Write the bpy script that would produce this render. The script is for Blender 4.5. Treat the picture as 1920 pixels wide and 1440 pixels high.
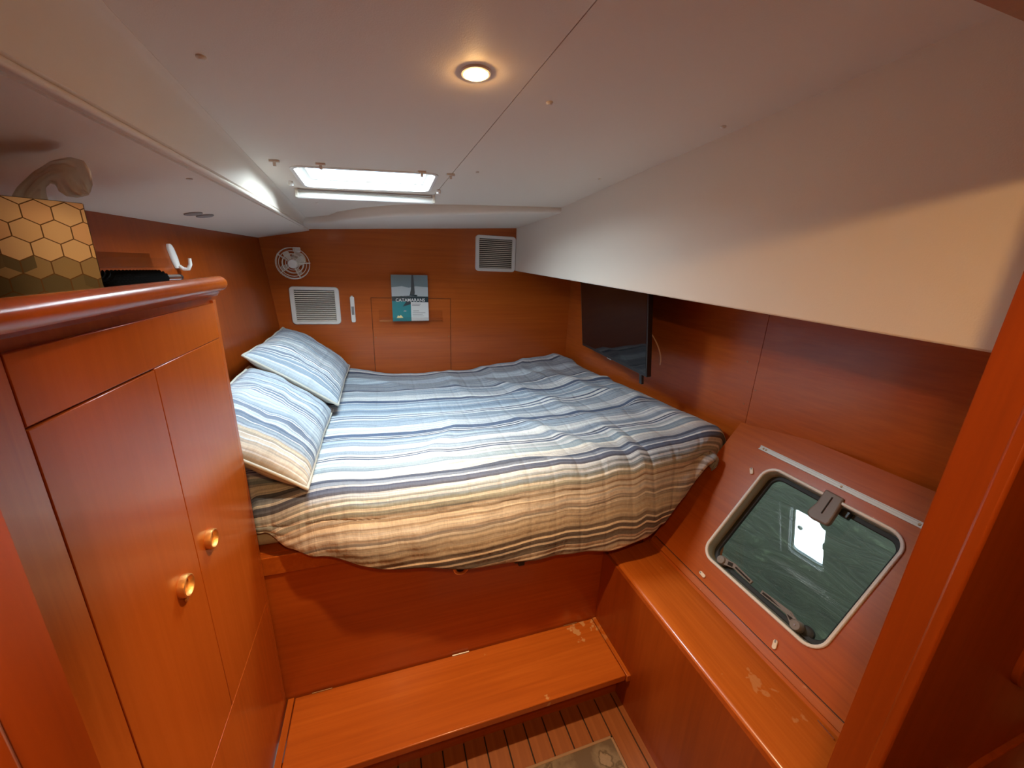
import bpy, bmesh, math, random
from math import radians as R, sin, cos, pi, sqrt, exp
from mathutils import Vector, Matrix, noise

for o in list(bpy.data.objects): bpy.data.objects.remove(o)
S = bpy.context.scene
C = S.collection
random.seed(7)
EYE = 1.60                      # camera height above the cabin sole

# ------------------------------------------------------------------ camera
F = 730.39                      # focal length in pixels of a 1920 x 1440 frame
YAW, PITCH, ROLL = R(-18.632), R(16.606), R(2.2596)
_r = Vector((cos(YAW), sin(YAW), 0)); _f = Vector((-sin(YAW), cos(YAW), 0)); _u = Vector((0, 0, 1))
_f2 = _f*cos(PITCH) - _u*sin(PITCH); _u2 = _u*cos(PITCH) + _f*sin(PITCH)
CR = _r*cos(ROLL) + _u2*sin(ROLL); CU = _u2*cos(ROLL) - _r*sin(ROLL); CF = _f2
cam = bpy.data.cameras.new('camera'); cam.sensor_fit = 'HORIZONTAL'; cam.sensor_width = 36
cam.lens = F/1920*36; cam.clip_start = 0.01
camo = bpy.data.objects.new('camera', cam); C.objects.link(camo)
camo.matrix_world = Matrix(((CR.x, CU.x, -CF.x, 0), (CR.y, CU.y, -CF.y, 0), (CR.z, CU.z, -CF.z, EYE), (0, 0, 0, 1)))
S.camera = camo
S.view_settings.view_transform = 'Standard'; S.view_settings.look = 'None'
S.view_settings.gamma = 1.0; S.view_settings.use_curve_mapping = False
S.view_settings.exposure = 0.30

# ------------------------------------------------------------------ daylight and lamp levels
world = bpy.data.worlds.new('sky'); S.world = world; world.use_nodes = True
_bg = world.node_tree.nodes['Background']; _bg.inputs[0].default_value = (.88, .95, .95, 1); _bg.inputs[1].default_value = 0.55
HATCH_LIGHT = 52.0               # overcast sky seen through the frosted deck hatch
LAMP_LIGHT = 180.0               # halogen lens of the cabin downlight
PASSAGE_LIGHT = 1250.0            # downlight in the passage behind the doorway
LAMP_COL = (1.0, .56, .20)
BEAM_COL = (1.0, .70, .40)
LAMP_BEAM, PASSAGE_BEAM = 58.0, 0.0   # watts thrown downwards by the two halogen lamps

# ------------------------------------------------------------------ pixel helpers (eye-relative coordinates, eye at the origin)
def ray(p): return CR*((p[0]-960)/F) - CU*((p[1]-720)/F) + CF
def on(p, ax, v):
    d = ray(p); return d*(v/d[ax])
def onplane(p, n, p0):
    d = ray(p); n = Vector(n); return d*(n.dot(Vector(p0))/n.dot(d))

# ------------------------------------------------------------------ materials
MATS = {}
def nodes(name):
    m = bpy.data.materials.new(name); m.use_nodes = True; MATS[name] = m
    nt = m.node_tree; return m, nt, nt.nodes['Principled BSDF']
def N(nt, typ, **kw):
    n = nt.nodes.new(typ)
    for k, v in kw.items():
        if k in n.inputs: n.inputs[k].default_value = v
        else: setattr(n, k, v)
    return n
def plain(name, col, rough=.5, metal=0, coat=0, bump=0, bscale=200, spec=.5, vary=0):
    m, nt, b = nodes(name)
    b.inputs['Base Color'].default_value = (*col, 1); b.inputs['Roughness'].default_value = rough
    b.inputs['Metallic'].default_value = metal; b.inputs['Coat Weight'].default_value = coat
    b.inputs['Specular IOR Level'].default_value = spec
    tc = N(nt, 'ShaderNodeTexCoord')
    if bump:
        n = N(nt, 'ShaderNodeTexNoise', Scale=bscale, Detail=4.0); nt.links.new(tc.outputs['Object'], n.inputs['Vector'])
        bp = N(nt, 'ShaderNodeBump', Strength=bump, Distance=.002); nt.links.new(n.outputs[0], bp.inputs['Height'])
        nt.links.new(bp.outputs[0], b.inputs['Normal'])
    if vary:
        n = N(nt, 'ShaderNodeTexNoise', Scale=6.0, Detail=5.0); nt.links.new(tc.outputs['Object'], n.inputs['Vector'])
        cr = N(nt, 'ShaderNodeValToRGB'); nt.links.new(n.outputs[0], cr.inputs[0])
        cr.color_ramp.elements[0].color = (*[c*(1-vary) for c in col], 1); cr.color_ramp.elements[1].color = (*[min(1, c*(1+vary)) for c in col], 1)
        cr.color_ramp.elements[0].position = .3; cr.color_ramp.elements[1].position = .7
        nt.links.new(cr.outputs[0], b.inputs['Base Color'])
    return m
def wood(name, dark, mid, light, grain='X', rough=.28, coat=.25, scale=1.0, wear=0):
    m, nt, b = nodes(name)
    tc = N(nt, 'ShaderNodeTexCoord'); mp = N(nt, 'ShaderNodeMapping'); nt.links.new(tc.outputs['Object'], mp.inputs[0])
    fine, long_ = 70*scale, 2.2*scale
    mp.inputs['Scale'].default_value = tuple(long_ if a == grain else fine for a in 'XYZ')
    n1 = N(nt, 'ShaderNodeTexNoise', Scale=1.0, Detail=6.0, Roughness=.6, Distortion=.6); nt.links.new(mp.outputs[0], n1.inputs['Vector'])
    mp2 = N(nt, 'ShaderNodeMapping'); nt.links.new(tc.outputs['Object'], mp2.inputs[0])
    mp2.inputs['Scale'].default_value = tuple(.7 if a == grain else 6.0 for a in 'XYZ')
    n2 = N(nt, 'ShaderNodeTexNoise', Scale=1.0, Detail=3.0, Distortion=.4); nt.links.new(mp2.outputs[0], n2.inputs['Vector'])
    mx = N(nt, 'ShaderNodeMath', operation='MULTIPLY_ADD'); mx.inputs[1].default_value = .55
    ad = N(nt, 'ShaderNodeMath', operation='MULTIPLY'); ad.inputs[1].default_value = .45
    nt.links.new(n2.outputs[0], ad.inputs[0]); nt.links.new(n1.outputs[0], mx.inputs[0]); nt.links.new(ad.outputs[0], mx.inputs[2])
    cr = N(nt, 'ShaderNodeValToRGB'); nt.links.new(mx.outputs[0], cr.inputs[0])
    e = cr.color_ramp.elements; e[0].position = .32; e[0].color = (*dark, 1); e[1].position = .68; e[1].color = (*light, 1)
    k = e.new(.5); k.color = (*mid, 1)
    col = cr.outputs[0]
    if wear:
        n3 = N(nt, 'ShaderNodeTexNoise', Scale=26.0, Detail=3.0); nt.links.new(tc.outputs['Object'], n3.inputs['Vector'])
        n4 = N(nt, 'ShaderNodeTexNoise', Scale=4.0, Detail=1.0); nt.links.new(tc.outputs['Object'], n4.inputs['Vector'])
        mm = N(nt, 'ShaderNodeMath', operation='MULTIPLY'); nt.links.new(n3.outputs[0], mm.inputs[0]); nt.links.new(n4.outputs[0], mm.inputs[1])
        c3 = N(nt, 'ShaderNodeValToRGB'); nt.links.new(mm.outputs[0], c3.inputs[0])
        c3.color_ramp.elements[0].position = .405; c3.color_ramp.elements[1].position = .43
        c3.color_ramp.elements[1].color = (wear, wear, wear, 1)
        mix = N(nt, 'ShaderNodeMix', data_type='RGBA'); nt.links.new(c3.outputs[0], mix.inputs[0]); nt.links.new(col, mix.inputs[6])
        mix.inputs[7].default_value = (.62, .36, .16, 1); col = mix.outputs[2]
    nt.links.new(col, b.inputs['Base Color'])
    b.inputs['Roughness'].default_value = rough; b.inputs['Coat Weight'].default_value = coat; b.inputs['Coat Roughness'].default_value = .12
    bp = N(nt, 'ShaderNodeBump', Strength=.05, Distance=.001); nt.links.new(n1.outputs[0], bp.inputs['Height']); nt.links.new(bp.outputs[0], b.inputs['Normal'])
    return m
def emit(name, col, strength):
    m, nt, b = nodes(name)
    b.inputs['Base Color'].default_value = (*col, 1); b.inputs['Emission Color'].default_value = (*col, 1); b.inputs['Emission Strength'].default_value = strength
    return m
def thin_glass(name, tint, refl=1.0, rough=.0, ior=1.5):
    m, nt, b = nodes(name); nt.nodes.remove(b)
    out = [n for n in nt.nodes if n.type == 'OUTPUT_MATERIAL'][0]
    tr = N(nt, 'ShaderNodeBsdfTransparent'); tr.inputs[0].default_value = (*tint, 1)
    gl = N(nt, 'ShaderNodeBsdfGlossy'); gl.inputs['Roughness'].default_value = rough
    fr = N(nt, 'ShaderNodeFresnel', IOR=ior); mu = N(nt, 'ShaderNodeMath', operation='MULTIPLY'); mu.inputs[1].default_value = refl
    ge = N(nt, 'ShaderNodeNewGeometry'); sb = N(nt, 'ShaderNodeMath', operation='SUBTRACT'); sb.inputs[0].default_value = 1
    nt.links.new(ge.outputs['Backfacing'], sb.inputs[1]); m0 = N(nt, 'ShaderNodeMath', operation='MULTIPLY')
    nt.links.new(fr.outputs[0], m0.inputs[0]); nt.links.new(sb.outputs[0], m0.inputs[1]); nt.links.new(m0.outputs[0], mu.inputs[0])
    mx = N(nt, 'ShaderNodeMixShader'); nt.links.new(mu.outputs[0], mx.inputs[0]); nt.links.new(tr.outputs[0], mx.inputs[1]); nt.links.new(gl.outputs[0], mx.inputs[2])
    nt.links.new(mx.outputs[0], out.inputs[0]); return m

WD, WM, WL = (.35, .066, .006), (.43, .088, .009), (.51, .115, .014)
for g in 'XYZ':
    wood('cherry_'+g, WD, WM, WL, g)
wood('cherry_step', (.40, .088, .009), (.50, .120, .013), (.58, .155, .020), 'X', .32, .2, 1, .8)
wood('cherry_ledge', (.36, .078, .008), (.45, .105, .012), (.53, .14, .018), 'Y', .26, .3, 1, .3)
wood('teak_sole', (.20, .058, .014), (.28, .085, .02), (.35, .115, .03), 'Y', .45, .05)
wood('cherry_gloss', (.39, .078, .008), WM, (.47, .10, .012), 'Z', .24, .08)
MATS['cherry_gloss'].node_tree.nodes['Principled BSDF'].inputs['Specular IOR Level'].default_value = .22
wood('cherry_frame', (.22, .036, .003), (.28, .048, .004), (.33, .062, .006), 'Z', .32, .1)  # darker copy of the cherry, weaker lamp light on these walls put into colour
plain('vinyl', (.77, .69, .60), .62, bump=.12, bscale=420, spec=.3)
plain('white_plastic', (.80, .78, .74), .38)
plain('cream_plastic', (.74, .69, .60), .42)
plain('frame_plastic', (.80, .75, .68), .38)
plain('ivory_clip', (.78, .66, .52), .4)
plain('grey_smudge', (.26, .25, .24), .7)
plain('dark_gap', (.02, .012, .008), .8)
plain('black_plastic', (.012, .012, .013), .32)
plain('black_rubber', (.012, .012, .012), .6)
plain('vent_dark', (.05, .045, .04), .7)
plain('screen_glass', (.006, .006, .007), .06, spec=.55)
plain('brown_plastic', (.21, .17, .145), .5)
plain('grey_recess', (.36, .37, .31), .45)
plain('aluminium', (.52, .47, .42), .45, metal=.5)
plain('hatch_alloy', (.07, .10, .12), .5)
plain('chrome', (.8, .8, .8), .15, metal=1)
plain('brass', (.80, .42, .13), .28, metal=.75, bump=.3, bscale=900)
plain('screw_metal', (.35, .2, .1), .4, metal=.6)
plain('cable_beige', (.70, .50, .36), .5)
plain('bristle', (.004, .004, .004), .9, spec=.05)
plain('page_white', (.72, .73, .72), .5)
plain('cover_sky', (.17, .23, .25), .22)
plain('cover_cloud', (.46, .51, .53), .22)
plain('cover_sea_dark', (.03, .055, .065), .22)
plain('cover_sea_teal', (.025, .24, .27), .22)
plain('cover_sail', (.06, .07, .075), .25)
plain('cover_white', (.70, .72, .71), .22)
plain('cover_ink', (.12, .13, .14), .3)
plain('cover_yellow', (.85, .72, .35), .3)
plain('box_line', (.12, .055, .014), .5)
for i, c in enumerate([(.84, .68, .48), (.88, .74, .54), (.84, .62, .43), (.88, .70, .43)]): plain('box_gold%d' % i, c, .42)
for i, c in enumerate([(.10, .095, .055), (.17, .15, .09), (.36, .30, .18), (.13, .12, .07)]): plain('box_olive%d' % i, c, .42)
plain('rug_edge', (.34, .20, .11), .9, bump=.5, bscale=600)
plain('gelcoat', (.7, .7, .68), .4)
emit('hatch_lens', (.76, .92, 1.0), HATCH_LIGHT)
emit('lamp_lens', LAMP_COL, LAMP_LIGHT)
emit('passage_lens', LAMP_COL, PASSAGE_LIGHT)
thin_glass('hatch_pane', (.80, .88, .82), 1.0)
thin_glass('acrylic', (.985, .98, .975), 2.2, .12)
def tissue_mat():
    m, nt, b = nodes('tissue_paper'); b.inputs['Base Color'].default_value = (.94, .86, .72, 1); b.inputs['Roughness'].default_value = .9
    out = [n for n in nt.nodes if n.type == 'OUTPUT_MATERIAL'][0]
    tl = N(nt, 'ShaderNodeBsdfTranslucent'); tl.inputs[0].default_value = (.8, .68, .5, 1); tr = N(nt, 'ShaderNodeBsdfTransparent')
    m1 = N(nt, 'ShaderNodeMixShader'); m1.inputs[0].default_value = .2; nt.links.new(b.outputs[0], m1.inputs[1]); nt.links.new(tl.outputs[0], m1.inputs[2])
    m2 = N(nt, 'ShaderNodeMixShader'); m2.inputs[0].default_value = .06; nt.links.new(m1.outputs[0], m2.inputs[1]); nt.links.new(tr.outputs[0], m2.inputs[2])
    nt.links.new(m2.outputs[0], out.inputs[0])
tissue_mat()
def cloth_mat(name, bands, sx, sy, span, bumpy=.55, rough=.85):
    # bands: (end position, linear colour) along the second UV coordinate; woven and stitched relief
    m, nt, b = nodes(name); b.inputs['Roughness'].default_value = rough
    b.inputs['Specular IOR Level'].default_value = .2; b.inputs['Sheen Weight'].default_value = .1
    lk = nt.links.new; uv = N(nt, 'ShaderNodeUVMap'); uv.uv_map = 'UVMap'
    mpw = N(nt, 'ShaderNodeMapping'); lk(uv.outputs[0], mpw.inputs[0]); mpw.inputs['Scale'].default_value = (1.6, 1.2, 1)
    nw = N(nt, 'ShaderNodeTexNoise', Scale=2.0, Detail=1.0); lk(mpw.outputs[0], nw.inputs['Vector'])
    sp = N(nt, 'ShaderNodeSeparateXYZ'); lk(uv.outputs[0], sp.inputs[0])
    wv = N(nt, 'ShaderNodeMath', operation='MULTIPLY_ADD'); lk(nw.outputs[0], wv.inputs[0]); wv.inputs[1].default_value = .016
    v0 = N(nt, 'ShaderNodeMath', operation='SUBTRACT'); lk(sp.outputs[1], v0.inputs[0]); v0.inputs[1].default_value = .008; lk(v0.outputs[0], wv.inputs[2])
    t = N(nt, 'ShaderNodeMath', operation='DIVIDE'); lk(wv.outputs[0], t.inputs[0]); t.inputs[1].default_value = span
    starts = [(0.0, bands[0][1])] + [(bands[k][0]/span, bands[k+1][1]) for k in range(len(bands)-1) if bands[k][0]/span < .999]
    out = None
    for g in range(0, len(starts), 30):
        part = starts[g:g+30]; cr = N(nt, 'ShaderNodeValToRGB'); cr.color_ramp.interpolation = 'CONSTANT'; lk(t.outputs[0], cr.inputs[0])
        e = cr.color_ramp.elements; e[0].position = 0 if g == 0 else part[0][0]; e[0].color = (*part[0][1], 1); e.remove(e[1])
        for p, c in part[1:]: k = e.new(p); k.color = (*c, 1)
        if out is None: out = cr.outputs[0]
        else:
            gt = N(nt, 'ShaderNodeMath', operation='GREATER_THAN'); lk(t.outputs[0], gt.inputs[0]); gt.inputs[1].default_value = part[0][0]
            mx = N(nt, 'ShaderNodeMix', data_type='RGBA'); lk(gt.outputs[0], mx.inputs[0]); lk(out, mx.inputs[6]); lk(cr.outputs[0], mx.inputs[7]); out = mx.outputs[2]
    # yarn colour variation: along each stripe and across the weave
    mp3 = N(nt, 'ShaderNodeMapping'); lk(uv.outputs[0], mp3.inputs[0]); mp3.inputs['Scale'].default_value = (3, 170, 1)
    n5 = N(nt, 'ShaderNodeTexNoise', Scale=1.0, Detail=3.0); lk(mp3.outputs[0], n5.inputs['Vector'])
    c5 = N(nt, 'ShaderNodeValToRGB'); lk(n5.outputs[0], c5.inputs[0]); c5.color_ramp.elements[0].position = .3; c5.color_ramp.elements[1].position = .7
    c5.color_ramp.elements[0].color = (.78, .78, .80, 1); c5.color_ramp.elements[1].color = (1.12, 1.12, 1.10, 1)
    mp4 = N(nt, 'ShaderNodeMapping'); lk(uv.outputs[0], mp4.inputs[0]); mp4.inputs['Scale'].default_value = (240, 60, 1)
    n6 = N(nt, 'ShaderNodeTexNoise', Scale=1.0, Detail=1.0); lk(mp4.outputs[0], n6.inputs['Vector'])
    c6 = N(nt, 'ShaderNodeValToRGB'); lk(n6.outputs[0], c6.inputs[0]); c6.color_ramp.elements[0].color = (.82, .82, .82, 1); c6.color_ramp.elements[1].color = (1.12, 1.12, 1.12, 1)
    m5 = N(nt, 'ShaderNodeMix', data_type='RGBA', blend_type='MULTIPLY'); m5.inputs[0].default_value = 1; lk(out, m5.inputs[6]); lk(c5.outputs[0], m5.inputs[7])
    m6 = N(nt, 'ShaderNodeMix', data_type='RGBA', blend_type='MULTIPLY'); m6.inputs[0].default_value = 1; lk(m5.outputs[2], m6.inputs[6]); lk(c6.outputs[0], m6.inputs[7])
    mp8 = N(nt, 'ShaderNodeMapping'); lk(uv.outputs[0], mp8.inputs[0]); mp8.inputs['Scale'].default_value = (.6, 62, 1)
    n8 = N(nt, 'ShaderNodeTexNoise', Scale=1.0, Detail=2.0, Roughness=.75); lk(mp8.outputs[0], n8.inputs['Vector'])
    c8 = N(nt, 'ShaderNodeValToRGB'); lk(n8.outputs[0], c8.inputs[0]); e8 = c8.color_ramp.elements
    e8[0].position = .40; e8[0].color = (.70, .73, .80, 1); e8[1].position = .60; e8[1].color = (1.20, 1.20, 1.18, 1)
    for p, q in ((.46, (.86, .89, .94, 1)), (.52, (1.0, 1.0, 1.0, 1))): k = e8.new(p); k.color = q
    m8 = N(nt, 'ShaderNodeMix', data_type='RGBA', blend_type='MULTIPLY'); m8.inputs[0].default_value = 1; lk(m6.outputs[2], m8.inputs[6]); lk(c8.outputs[0], m8.inputs[7])
    lk(m8.outputs[2], b.inputs['Base Color'])
    # stitched channels across the stripes, puckers between them
    mp = N(nt, 'ShaderNodeMapping'); lk(uv.outputs[0], mp.inputs[0]); mp.inputs['Scale'].default_value = (sx, sy, 1)
    n1 = N(nt, 'ShaderNodeTexNoise', Scale=1.0, Detail=3.0, Distortion=.5); lk(mp.outputs[0], n1.inputs['Vector'])
    wx = N(nt, 'ShaderNodeTexWave', Scale=1.0, Distortion=.8, Detail=1.0); wx.bands_direction = 'X'; wx.wave_profile = 'SIN'; 
    mp7 = N(nt, 'ShaderNodeMapping'); lk(uv.outputs[0], mp7.inputs[0]); mp7.inputs['Scale'].default_value = (3.2, 1.0, 1); lk(mp7.outputs[0], wx.inputs['Vector'])
    pw = N(nt, 'ShaderNodeMath', operation='POWER'); lk(wx.outputs['Fac'], pw.inputs[0]); pw.inputs[1].default_value = 14
    wy = N(nt, 'ShaderNodeTexWave', Scale=14.0, Distortion=1.2, Detail=1.0); wy.bands_direction = 'Y'; lk(uv.outputs[0], wy.inputs['Vector'])
    nz = N(nt, 'ShaderNodeTexNoise', Scale=70.0, Detail=3.0); lk(uv.outputs[0], nz.inputs['Vector'])
    a0 = N(nt, 'ShaderNodeMath', operation='MULTIPLY'); lk(wy.outputs['Fac'], a0.inputs[0]); a0.inputs[1].default_value = .30
    a1 = N(nt, 'ShaderNodeMath', operation='MULTIPLY_ADD'); lk(n1.outputs[0], a1.inputs[0]); a1.inputs[1].default_value = 1.3; lk(a0.outputs[0], a1.inputs[2])
    a2 = N(nt, 'ShaderNodeMath', operation='MULTIPLY_ADD'); lk(nz.outputs[0], a2.inputs[0]); a2.inputs[1].default_value = .4; lk(a1.outputs[0], a2.inputs[2])
    a3 = N(nt, 'ShaderNodeMath', operation='MULTIPLY_ADD'); lk(pw.outputs[0], a3.inputs[0]); a3.inputs[1].default_value = -.6; lk(a2.outputs[0], a3.inputs[2])
    bp = N(nt, 'ShaderNodeBump', Strength=bumpy, Distance=.007); lk(a3.outputs[0], bp.inputs['Height']); lk(bp.outputs[0], b.inputs['Normal'])
plain('piping_cloth', (.56, .55, .48), .85, bump=.3, bscale=500)
plain('sheet_cloth', (.62, .60, .52), .85)
def rug_mat():
    m, nt, b = nodes('rug_field'); b.inputs['Roughness'].default_value = .95
    tc = N(nt, 'ShaderNodeTexCoord')
    v = N(nt, 'ShaderNodeTexVoronoi', Scale=15.0); nt.links.new(tc.outputs['Object'], v.inputs['Vector'])
    v2 = N(nt, 'ShaderNodeTexNoise', Scale=60.0, Detail=3.0); nt.links.new(tc.outputs['Object'], v2.inputs['Vector'])
    ad = N(nt, 'ShaderNodeMath', operation='MULTIPLY_ADD'); nt.links.new(v2.outputs[0], ad.inputs[0]); ad.inputs[1].default_value = .45; nt.links.new(v.outputs[0], ad.inputs[2])
    cr = N(nt, 'ShaderNodeValToRGB'); nt.links.new(ad.outputs[0], cr.inputs[0]); e = cr.color_ramp.elements
    e[0].position = .25; e[0].color = (.34, .24, .15, 1); e[1].position = .95; e[1].color = (.15, .10, .06, 1)
    for p, q in ((.34, (.10, .06, .035, 1)), (.42, (.33, .23, .145, 1)), (.52, (.30, .21, .13, 1)), (.58, (.12, .08, .045, 1)), (.68, (.25, .18, .11, 1))): k = e.new(p); k.color = q
    nt.links.new(cr.outputs[0], b.inputs['Base Color'])
    n = N(nt, 'ShaderNodeTexNoise', Scale=700.0); nt.links.new(tc.outputs['Object'], n.inputs['Vector'])
    bp = N(nt, 'ShaderNodeBump', Strength=.6, Distance=.003); nt.links.new(n.outputs[0], bp.inputs['Height']); nt.links.new(bp.outputs[0], b.inputs['Normal'])
rug_mat()
def water_mat():
    m, nt, b = nodes('sea_water'); b.inputs['Roughness'].default_value = .12
    tc = N(nt, 'ShaderNodeTexCoord'); mp = N(nt, 'ShaderNodeMapping'); nt.links.new(tc.outputs['Object'], mp.inputs[0])
    mp.inputs['Scale'].default_value = (5.5, 3.0, 1); mp.inputs['Rotation'].default_value = (0, 0, R(-58))
    n = N(nt, 'ShaderNodeTexNoise', Scale=1.0, Detail=6.0, Roughness=.62, Distortion=2.2); nt.links.new(mp.outputs[0], n.inputs['Vector'])
    cr = N(nt, 'ShaderNodeValToRGB'); nt.links.new(n.outputs[0], cr.inputs[0])
    e = cr.color_ramp.elements; e[0].position = .3; e[0].color = (.034, .046, .030, 1); e[1].position = .78; e[1].color = (.30, .38, .26, 1)
    k = e.new(.6); k.color = (.075, .098, .064, 1)
    nt.links.new(cr.outputs[0], b.inputs['Base Color'])
    bp = N(nt, 'ShaderNodeBump', Strength=.35, Distance=.03); nt.links.new(n.outputs[0], bp.inputs['Height']); nt.links.new(bp.outputs[0], b.inputs['Normal'])
water_mat()

# ------------------------------------------------------------------ mesh helpers
def V(*a): return Vector(a)
class MB:
    def __init__(s): s.b = bmesh.new(); s.mi = 0
    def face(s, pts):
        f = s.b.faces.new([s.b.verts.new(p) for p in pts]); f.material_index = s.mi; return f
    def box(s, lo, hi):
        x0, y0, z0 = lo; x1, y1, z1 = hi
        return s.hexa([(x0, y0, z0), (x1, y0, z0), (x1, y1, z0), (x0, y1, z0), (x0, y0, z1), (x1, y0, z1), (x1, y1, z1), (x0, y1, z1)])
    def hexa(s, p):
        v = [s.b.verts.new(q) for q in p]
        for idx in ((0, 3, 2, 1), (4, 5, 6, 7), (0, 1, 5, 4), (1, 2, 6, 5), (2, 3, 7, 6), (3, 0, 4, 7)):
            f = s.b.faces.new([v[i] for i in idx]); f.material_index = s.mi
        return s
    def obox(s, c, ax, ay, az):      # centre and three half axes
        c = Vector(c); ax, ay, az = Vector(ax), Vector(ay), Vector(az)
        return s.hexa([c-ax-ay-az, c+ax-ay-az, c+ax+ay-az, c-ax+ay-az, c-ax-ay+az, c+ax-ay+az, c+ax+ay+az, c-ax+ay+az])
    def prism(s, poly, off):         # polygon (3-D points) extruded by off
        off = Vector(off); a = [s.b.verts.new(p) for p in poly]; b = [s.b.verts.new(Vector(p)+off) for p in poly]; n = len(a)
        for f in (list(reversed(a)), b): s.b.faces.new(f).material_index = s.mi
        for i in range(n): s.b.faces.new([a[i], a[(i+1) % n], b[(i+1) % n], b[i]]).material_index = s.mi
        return s
    def loft(s, rings, closed=True, cap=True):
        vs = [[s.b.verts.new(p) for p in r] for r in rings]; n = len(vs[0])
        for i in range(len(vs)-1):
            for j in range(n if closed else n-1):
                k = (j+1) % n
                s.b.faces.new([vs[i][j], vs[i][k], vs[i+1][k], vs[i+1][j]]).material_index = s.mi
        if cap and closed:
            s.b.faces.new(list(reversed(vs[0]))).material_index = s.mi; s.b.faces.new(vs[-1]).material_index = s.mi
        return s
    def tube(s, path, r, n=10, closed=False):
        path = [Vector(p) for p in path]; m = len(path); rings = []; up = None
        for i, p in enumerate(path):
            t = (path[(i+1) % m]-path[i-1]) if closed else (path[min(i+1, m-1)]-path[max(i-1, 0)])
            t.normalize()
            if up is None: up = t.orthogonal().normalized()
            up = (up - t*up.dot(t)).normalized(); w = t.cross(up)
            rr = r[i] if isinstance(r, (list, tuple)) else r
            rings.append([p + (up*cos(a) + w*sin(a))*rr for a in [2*pi*k/n for k in range(n)]])
        if closed:
            vs = [[s.b.verts.new(p) for p in q] for q in rings]
            # align the seam of the closed tube
            best = min(range(n), key=lambda k: (vs[0][k].co-vs[-1][0].co).length)
            for i in range(m):
                for j in range(n):
                    k = (j+1) % n
                    if i < m-1: f = [vs[i][j], vs[i][k], vs[i+1][k], vs[i+1][j]]
                    else: f = [vs[i][j], vs[i][k], vs[0][(k+best) % n], vs[0][(j+best) % n]]
                    s.b.faces.new(f).material_index = s.mi
            return s
        return s.loft(rings)
    def lathe(s, c, axis, prof, n=24, ref=None):   # prof: (radius, height) pairs along axis
        c = Vector(c); axis = Vector(axis).normalized(); u = (Vector(ref) if ref else axis.orthogonal()).normalized(); w = axis.cross(u)
        rings = [[c + axis*h + (u*cos(2*pi*k/n) + w*sin(2*pi*k/n))*max(r, 1e-5) for k in range(n)] for r, h in prof]
        return s.loft(rings)
    def grid(s, fn, nu, nv, wrap=False):
        vs = [[s.b.verts.new(fn(i, j)) for j in range(nv)] for i in range(nu)]
        for i in range(nu-1):
            for j in range(nv-1): s.b.faces.new([vs[i][j], vs[i+1][j], vs[i+1][j+1], vs[i][j+1]]).material_index = s.mi
        return vs
def rrect(w, h, r, n=6):             # rounded rectangle, counter-clockwise, centred
    pts = []
    for cx, cy, a0 in ((w/2-r, h/2-r, 0), (-w/2+r, h/2-r, pi/2), (-w/2+r, -h/2+r, pi), (w/2-r, -h/2+r, 3*pi/2)):
        for k in range(n+1):
            a = a0 + pi/2*k/n; pts.append((cx+r*cos(a), cy+r*sin(a)))
    return pts
def finish(name, mb, mats, parent=None, base=None, smooth=True, bevel=0, angle=35, segs=2):
    bm = mb.b if isinstance(mb, MB) else mb
    bmesh.ops.recalc_face_normals(bm, faces=bm.faces)
    if base is None:
        if parent is not None: base = Vector(parent['_base'])
        else:
            xs = [v.co for v in bm.verts]
            base = Vector(((min(c.x for c in xs)+max(c.x for c in xs))/2, (min(c.y for c in xs)+max(c.y for c in xs))/2, min(c.z for c in xs)))
    for v in bm.verts: v.co -= base
    me = bpy.data.meshes.new(name); bm.to_mesh(me); bm.free()
    for m in (mats if isinstance(mats, (list, tuple)) else [mats]): me.materials.append(MATS[m])
    if smooth:
        for p in me.polygons: p.use_smooth = True
        me.set_sharp_from_angle(angle=R(angle))
    o = bpy.data.objects.new(name, me); C.objects.link(o); o['_base'] = tuple(base)
    if parent is not None: o.parent = parent
    else: o.location = base
    if bevel:
        md = o.modifiers.new('edge', 'BEVEL'); md.width = bevel; md.segments = segs; md.limit_method = 'ANGLE'; md.angle_limit = R(40); md.harden_normals = False
    return o
def tag(o, label, cat, group=None, kind=None):
    if label: o['label'] = label
    if cat: o['category'] = cat
    if group: o['group'] = group
    if kind: o['kind'] = kind
    return o
def thing(name, base, label, cat, group=None):
    o = bpy.data.objects.new(name, None); C.objects.link(o); o.location = base; o.empty_display_size = .05; o['_base'] = tuple(base)
    return tag(o, label, cat, group)
def struct(o): o['kind'] = 'structure'; return o
def share(src, name, loc, parent):   # another copy of a part, sharing its mesh
    c = src.copy(); C.objects.link(c); c.parent = parent; c.location = loc; c.name = name; return c

# ------------------------------------------------------------------ the setting
YW = 2.50                                    # forward bulkhead
def zc(x, y): return .345 - .056*(y-.7) + .05*(x-.83)       # headliner plane
def xcove(y): return -.300 - .0205*(y-.55)                  # edge between headliner and cove
def xseam(y): return .277 - .0537*(y-.55)
XS = .832                                    # soffit plane
ZSH = -1.077                                 # ledge top
PA, PB = V(1.010, 0, ZSH), V(1.392, 0, -.551)  # sloped panel, foot and head
PU = (PB-PA).normalized(); PN = V(-PU.z, 0, PU.x)
def P(y, s, h=0): q = PA + PU*s + PN*h; return V(q.x, y, q.z)
def PX(px, h=0):                             # pixel -> (y, s) on the sloped panel
    q = onplane(px, PN, PA+PN*h); return q.y, (q-PA).dot(PU)
def xhull(y, z): return -.606 - .0616*(2.431-y) - .093*(z-.10)
def xright(y): return 1.24 + .098*(2.5-y)

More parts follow.
